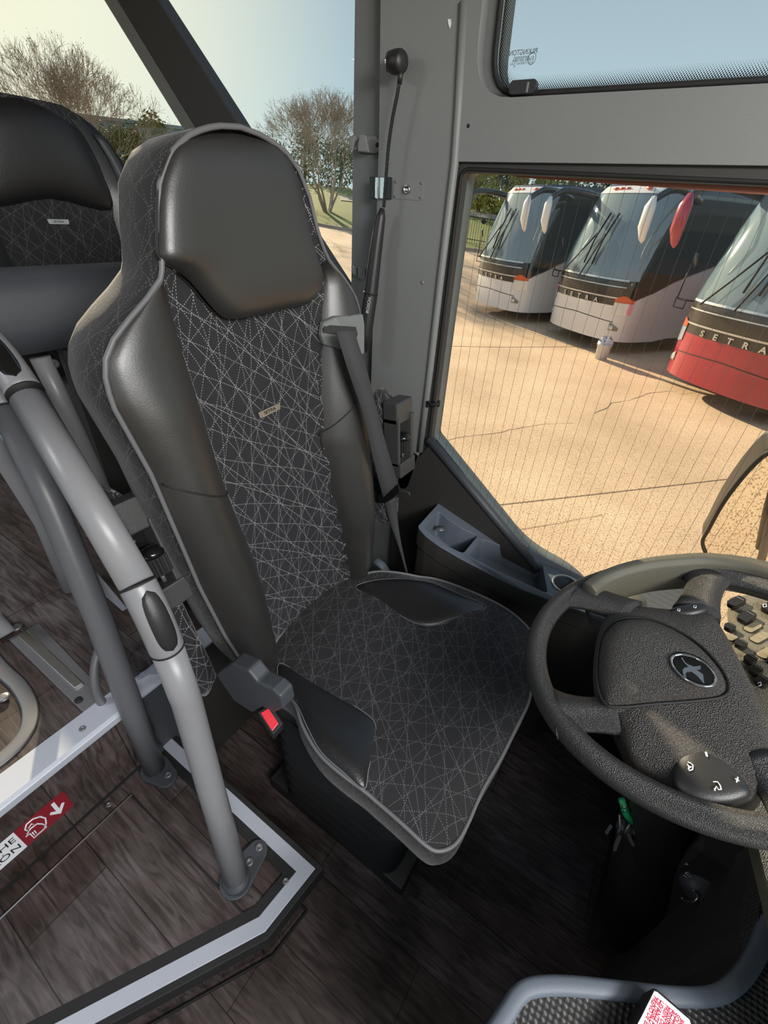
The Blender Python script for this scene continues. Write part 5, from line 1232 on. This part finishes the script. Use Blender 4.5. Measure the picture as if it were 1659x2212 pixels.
        V = [wc+Vector((.62*cos(a), sg*.158, .62*sin(a))) for a in [pi*i/14 for i in range(15)]]+[wc+Vector((-.62, sg*.158, -.2)), wc+Vector((.62, sg*.158, -.2))]
        for v in V: v.y = sg*(W+.004)
        mk('wheel_arch', V, [tuple(range(15))+(15, 16)], tyre, b, smooth=False)
    # low kerb mirror with wire frame on the nearside
    q = pt(-.92, 1.42)
    rod = MB().tube([q, q+Vector((.16, -.16, 0)), q+Vector((.16, -.34, 0)), q+Vector((.14, -.36, .20)), q+Vector((.14, -.34, .55))], .014, 6).build('kerb_mirror_arm', black, b)
    MB().tube([q+Vector((.16, -.14, .0)), q+Vector((.16, -.36, .02)), q+Vector((.16, -.36, -.14)), q+Vector((.16, -.14, -.14))], .013, 6, closed=True).build('wire_frame', black, rod)
    MB().lathe([(.02, -.03), (.10, -.02), (.11, .0), (.09, .015), (.01, .02)], q+Vector((.14, -.30, .62)), (.7, -.5, -.2), 16).build('kerb_mirror', busblack, rod)
    # windscreen divider and wipers
    band('divider', lambda c: 1.52, lambda c: ZT-.01, busblack, -.03, .03, 10, off=.008)
    for y0, y1 in ((-.15, -.72), (.10, -.12)):
        p0 = pt(y1*.7+.2, 1.46)+Vector((.05, 0, 0)); c_ = .02
        wp_ = MB().tube([Vector((.06, y1, 1.47)), Vector((-.02, (y0+y1)/2, 1.85)), Vector((-.16, y0, 2.30))], .016, 6).build('wiper_arm', black, b)
        MB().tube([Vector((-.02, y0-.02, 1.72)), Vector((-.13, y0, 2.20)), Vector((-.34, y0+.04, 2.68))], .018, 6).build('wiper_blade', black, wp_)
    for y in (-.45, -.28, -.11, .45): MB().box((-.62-.55+.50, y-.05, ZT+.06), (-.56-.55+.52, y+.05, ZT+.10)).build('marker_lamp', orange, b)
    MB().box((-.9, -.1, .18), (-.4, .1, .30)).build('tow_beam', black, b)
    o_ = MB().box((-12, -1.2, .20), (-.9, 1.2, .34)).build('underfloor', black, b)
    if letters:
        for i, ch_ in enumerate('SETRA'):
            y = (-.52+.26*i)*1.0; c = math.asin(min(1, (abs(y)/ww(1.05))**(1/.8)))/(pi/2)*(1 if y > 0 else -1)
            p = pt(c, 1.055)+Vector((.016, 0, 0)); p2 = pt(c+.02, 1.055)
            text('letter', ch_, .125, frame(p, Vector((-.10*y, 1, 0)), (0, 0, 1)), silver, b, .006, sx=1.25, bold=.004)
    V = b.children
    f = Vector((fdir[0], fdir[1], 0)).normalized(); an = math.atan2(f.y, f.x)
    b.rotation_euler = (0, 0, an); b.location = (nose[0], nose[1], ZG)
    return b
for o_args in (('white coach with black roof, smallest and farthest left, beside the iron fence', buswhite, (-5.26, 13.84), (-.587, -.81), True, 1),
               ('white coach in the middle, bucket standing before its bumper', buswhite, (-2.35, 12.1), (-.587, -.81), True, 2),
               ('dark red coach cut off by the right edge, largest lettering', busred, (.66, 9.05), (-.63, -.78), True, 3)):
    make_bus(*o_args)
# bucket
bp0 = P(1297, 775, z=ZG); bk_ = thing('bucket', 'white plastic bucket with rags standing on the concrete before the middle coach', 'bucket', bp0)
MB().lathe([(.001, 0), (.125, .0), (.15, .33), (.158, .335), (.158, .30), (.152, .29), (.158, .365), (.15, .37), (.145, .33), (.12, .03), (.001, .03)], bp0, (0, 0, 1), 24).build('pail', bucketm, bk_)
MB().tube([bp0+Vector((.16*cos(a), .16*sin(a)*.3-.1, .33-.16*abs(sin(a)))) for a in [pi*i/12 for i in range(13)]], .004, 6).build('handle', steelg, bk_)
for i, (dx, dy, m) in enumerate(((-.06, .0, bucketm), (.05, .03, leafy), (.06, -.05, white))):
    V = []; F = []; c = bp0+Vector((dx, dy, .37))
    for a in range(7):
        for j in range(9): r = .075*(1+.35*sin(3*j+a*2+i)); V.append(c+Vector((r*sin(pi*a/6)*cos(2*pi*j/9), r*sin(pi*a/6)*sin(2*pi*j/9), .09*cos(pi*a/6)*(1+.3*cos(j+i)))))
    for a in range(6):
        for j in range(9): F.append((a*9+j, a*9+(j+1) % 9, (a+1)*9+(j+1) % 9, (a+1)*9+j))
    mk('rag', V, F, m, bk_, smooth=False)

# ------------------------------------------------------------------ exterior mirror beyond the front of the driver window
mc = P(1620, 1120, y=1.50); em_ = thing('side_mirror', 'large rounded exterior mirror with thin black frame outside the driver window', 'mirror', mc)
mo = [(1518, 1168), (1530, 1145), (1560, 1090), (1600, 1035), (1640, 992), (1668, 975), (1720, 960), (1760, 985), (1745, 1080), (1700, 1190), (1680, 1225), (1620, 1222), (1540, 1215), (1522, 1190)]
nm_ = Vector((.25, -.63, -.52)).normalized()
def mp_(px, py, off=0): return PP(px, py, mc+nm_*off, nm_)
mo3 = spline([Vector((a, b, 0)) for a, b in mo], 4, True)
mirg = mat('mirror_glass', (.92, .90, .82), 0.02, 1.0)
MB().prism([mp_(p.x, p.y) for p in mo3], -nm_*.06).build('housing', blackpl, em_, smooth=False, bev=.01)
c0 = Vector((1630, 1110, 0)); MB().prism([mp_(c0.x+(p.x-c0.x)*.96, c0.y+(p.y-c0.y)*.96, .001) for p in mo3], nm_*.001).build('glass', mirg, em_, smooth=False)
MB().tube([mp_(p.x, p.y, .001) for p in mo3], .006, 8, closed=True).build('frame', black, em_)
MB().tube([mp_(1643, 1215, .03), mp_(1662, 1140, .03), mp_(1695, 1040, .03)], .012, 10).build('bracket_bar', blackpl, em_)

# ------------------------------------------------------------------ fence, trees, building
def gp(px, py):
    r, az = march(px, py); a = radians(az); x, y = cos(a)*r, sin(a)*r; return Vector((x, y, hg(x, y)+.1))
def at_r(px, r):
    d = ray(px, 440); a = math.atan2(d.y, d.x); x, y = cos(a)*r, sin(a)*r; return Vector((x, y, hg(x, y)+.1))
fa = at_r(1003, 29.5); fb = at_r(1140, 28.5); fn = thing('iron_fence', 'black wrought iron fence on the lawn at the left of the driver window', 'fence', fa)
ex = fa+(fa-fb)*.6; Lf = (fb-ex).length; d_ = (fb-ex)/Lf; pk = MB(); k = 0.0
while k < Lf:
    p = ex+d_*k; p.z = hg(p.x, p.y); pk.tube([p, p+Vector((0, 0, 1.45)), p+Vector((0, 0, 1.55))], [.012, .012, .003], 5); k += .14
pk.build('pickets', iron, fn)
for h_ in (.25, 1.30): MB().tube([Vector((q.x, q.y, hg(q.x, q.y)+h_)) for q in (ex, fa, (fa+fb)/2, fb)], .018, 6).build('rail', iron, fn)
for q in (ex, fa, fa+(fb-fa)*.62): MB().tube([Vector((q.x, q.y, hg(q.x, q.y))), Vector((q.x, q.y, hg(q.x, q.y)+1.8))], .045, 8).build('post', iron, fn)
q = fa+(fb-fa)*.36; q.z = hg(q.x, q.y)+1.15; MB().prism([q+Vector((0, 0, .13)), q+d_*.17, q-Vector((0, 0, .13)), q-d_*.17], (.02, .02, 0)).build('diamond', iron, fn, smooth=False)

def bare_tree(base, H_, R_, label, seed, leaves=900, lm=leafd, trunks=6, bm_=bark):
    rnd = random.Random(seed); t = thing('bare_tree', label, 'tree', base); mb = MB(); tips = []
    def grow_(p, d, L_, r, dep):
        n = 3; pts = [p]; 
        for i in range(n):
            d = (d+Vector((rnd.gauss(0, .10), rnd.gauss(0, .10), rnd.gauss(.02, .05)))).normalized(); p = p+d*L_/n; pts.append(p)
        r = max(r, .007); r1 = max(r*.68, .005); mb.tube(pts, [r+(r1-r)*i/n for i in range(n+1)], 5 if dep < 3 else 3, cap=False); 
        if dep >= 7: tips.append(p); return
        nb_ = 2 if dep < 1 else rnd.choice((2, 3, 3) if dep < 5 else (2, 2, 3))
        for k in range(nb_):
            a = rnd.uniform(0, 2*pi); sp = rnd.uniform(.26, .62)*(1.1 if dep > 2 else .9); u = d.orthogonal().normalized(); v = d.cross(u)
            nd = (d+(u*cos(a)+v*sin(a))*sp+Vector((0, 0, .10))).normalized(); grow_(p, nd, L_*rnd.uniform(.72, .90), r1*.8, dep+1)
    for i in range(trunks):
        a = 2*pi*i/trunks+rnd.uniform(-.3, .3); sp = rnd.uniform(.30, .85)*R_/H_*1.3
        grow_(base+Vector((cos(a)*.12, sin(a)*.12, -.2)), Vector((cos(a)*sp, sin(a)*sp, 1)).normalized(), H_*.235, .085*H_/6, 0)
    # fit the crown to its height and spread
    zmax = max(v.z for v in mb.V)-base.z; rmax = sorted(math.hypot(v.x-base.x, v.y-base.y) for v in mb.V)[int(len(mb.V)*.985)]
    kz_, kr = H_/zmax, R_/rmax
    fx_ = lambda v: Vector((base.x+(v.x-base.x)*kr, base.y+(v.y-base.y)*kr, base.z+(v.z-base.z)*kz_))
    mb.V = [fx_(v) for v in mb.V]; tips = [fx_(v) for v in tips]
    mb.build('branches', bm_, t)
    if leaves:
        lb = MB()
        for i in range(leaves):
            p = rnd.choice(tips)+Vector((rnd.gauss(0, .10), rnd.gauss(0, .10), rnd.gauss(-.1, .15))); s = rnd.uniform(.018, .035)
            u = Vector((rnd.gauss(0, 1), rnd.gauss(0, 1), rnd.gauss(0, 1))).normalized()*s; v = u.orthogonal().normalized()*s*.6
            lb.add([p-u, p+v, p+u, p-v], [(0, 1, 2, 3)])
        f_ = lb.build('leaves', lm, t, smooth=False); f_['kind'] = 'stuff'
    return t
tb = gp(707, 462); Rt = math.hypot(tb.x, tb.y)
top = CAM.z+Rt*.166
bare_tree(tb, top-tb.z, 4.6, 'bare vase-shaped tree with pale trunks, between the seat and the grey pillar', 3, 1500, leafd, 7)
t1 = at_r(215, 31); bare_tree(t1, CAM.z+31*.172-t1.z, 4.6, 'wide bare tree above the passenger seats at the upper left', 11, 2200, leafd, 7)
def bush(base, w_, h_, m, label, seed, n=2600, grp=None, s0=.10):
    rnd = random.Random(seed); t = thing('leafy_tree', label, 'tree', base, grp); lb = MB(); cl = [(Vector((rnd.gauss(0, .33)*w_, rnd.gauss(0, .33)*w_, h_*rnd.uniform(.15, .85))), rnd.uniform(.25, .42)*w_) for _ in range(14)]
    for i in range(n):
        c, r = rnd.choice(cl); d = Vector((rnd.gauss(0, 1), rnd.gauss(0, 1), rnd.gauss(0, 1))).normalized(); p = base+c+d*r*rnd.uniform(.6, 1.02); p.z = max(p.z, base.z)
        s = rnd.uniform(.6, 1.5)*s0; u = (d.orthogonal().normalized()*cos(i)+d.cross(d.orthogonal().normalized())*sin(i)+Vector((rnd.gauss(0, .4), rnd.gauss(0, .4), rnd.gauss(0, .4)))).normalized()*s; v = u.cross(d).normalized()*s*.7
        lb.add([p-u, p+v, p+u, p-v], [(0, 1, 2, 3)])
    lb.build('foliage', m, t, smooth=False)
    MB().tube([base-Vector((0, 0, .3)), base+Vector((.1, 0, h_*.5)), base+Vector((0, .2, h_*.85))], [.18, .12, .04], 8).build('trunk', barkf, t)
    return t
bush(at_r(735, 52), 4.0, 3.4, leafd, 'olive bush on the rise behind the vase-shaped tree, nearest the pillar', 21, 3000)
bush(at_r(660, 56), 3.6, 4.3, leafd, 'taller olive bush behind the left side of the vase-shaped tree', 22, 2600)
bush(at_r(350, 44), 3.2, 3.6, leafd, 'brown leaved tree in front of the pale building, upper left', 23, 2800)
bush(at_r(300, 47), 2.6, 2.6, leafd, 'small brown bush low before the pale building', 24, 1800)
for i, (px, r, w_, h_, m, lb_) in enumerate(((985, 50, 4.2, 5.4, leafg, 'dark green tree rising behind the leftmost fence post'), (1035, 44, 3.0, 4.0, leafy, 'yellow green tree just above the fence diamond'), (1085, 56, 4.2, 6.0, leafg, 'dark green tree between the fence and the roof of the smallest coach'),
    (1150, 52, 3.2, 5.6, leafy, 'yellow green tree behind the roof of the smallest white coach'), (1225, 58, 4.2, 6.0, leafd, 'olive tree above the rear of the smallest white coach'), (1310, 62, 4.4, 6.6, leafg, 'dark green tree just above the middle coach'))):
    bush(at_r(px, r), w_, h_, m, lb_, 40+i, 2600, 'trees beyond the coaches', .13)
bb = at_r(288, 70); bd_ = thing('building', 'low pale concrete building with a dark base behind the trees, upper left', 'building', bb)
u = Vector((-bb.y, bb.x, 0)).normalized(); nrm = Vector((bb.x, bb.y, 0)).normalized()
def bbox(a0, a1, z0, z1, d0, d1, nm, m, par_=bd_):
    return MB().prism([bb+u*a0+nrm*d0+Vector((0, 0, z0)), bb+u*a1+nrm*d0+Vector((0, 0, z0)), bb+u*a1+nrm*d0+Vector((0, 0, z1)), bb+u*a0+nrm*d0+Vector((0, 0, z1))], nrm*(d1-d0)).build(nm, m, par_, smooth=False)
bbox(-14, 7, -1, 4.3, 0, 8, 'wall', concm); bbox(-14.2, 7.2, 3.3, 3.6, -.2, 0, 'ledge', curbm); bbox(-14.1, 7.1, -1, .5, -.1, 0, 'dark_base', rubber); bbox(-14.3, 7.3, 4.3, 4.6, -.3, 8.3, 'roof_edge', concm)
for k in range(4): bbox(-12+k*5, -9.4+k*5, 1.2, 2.8, -.05, 0, 'window', busside)
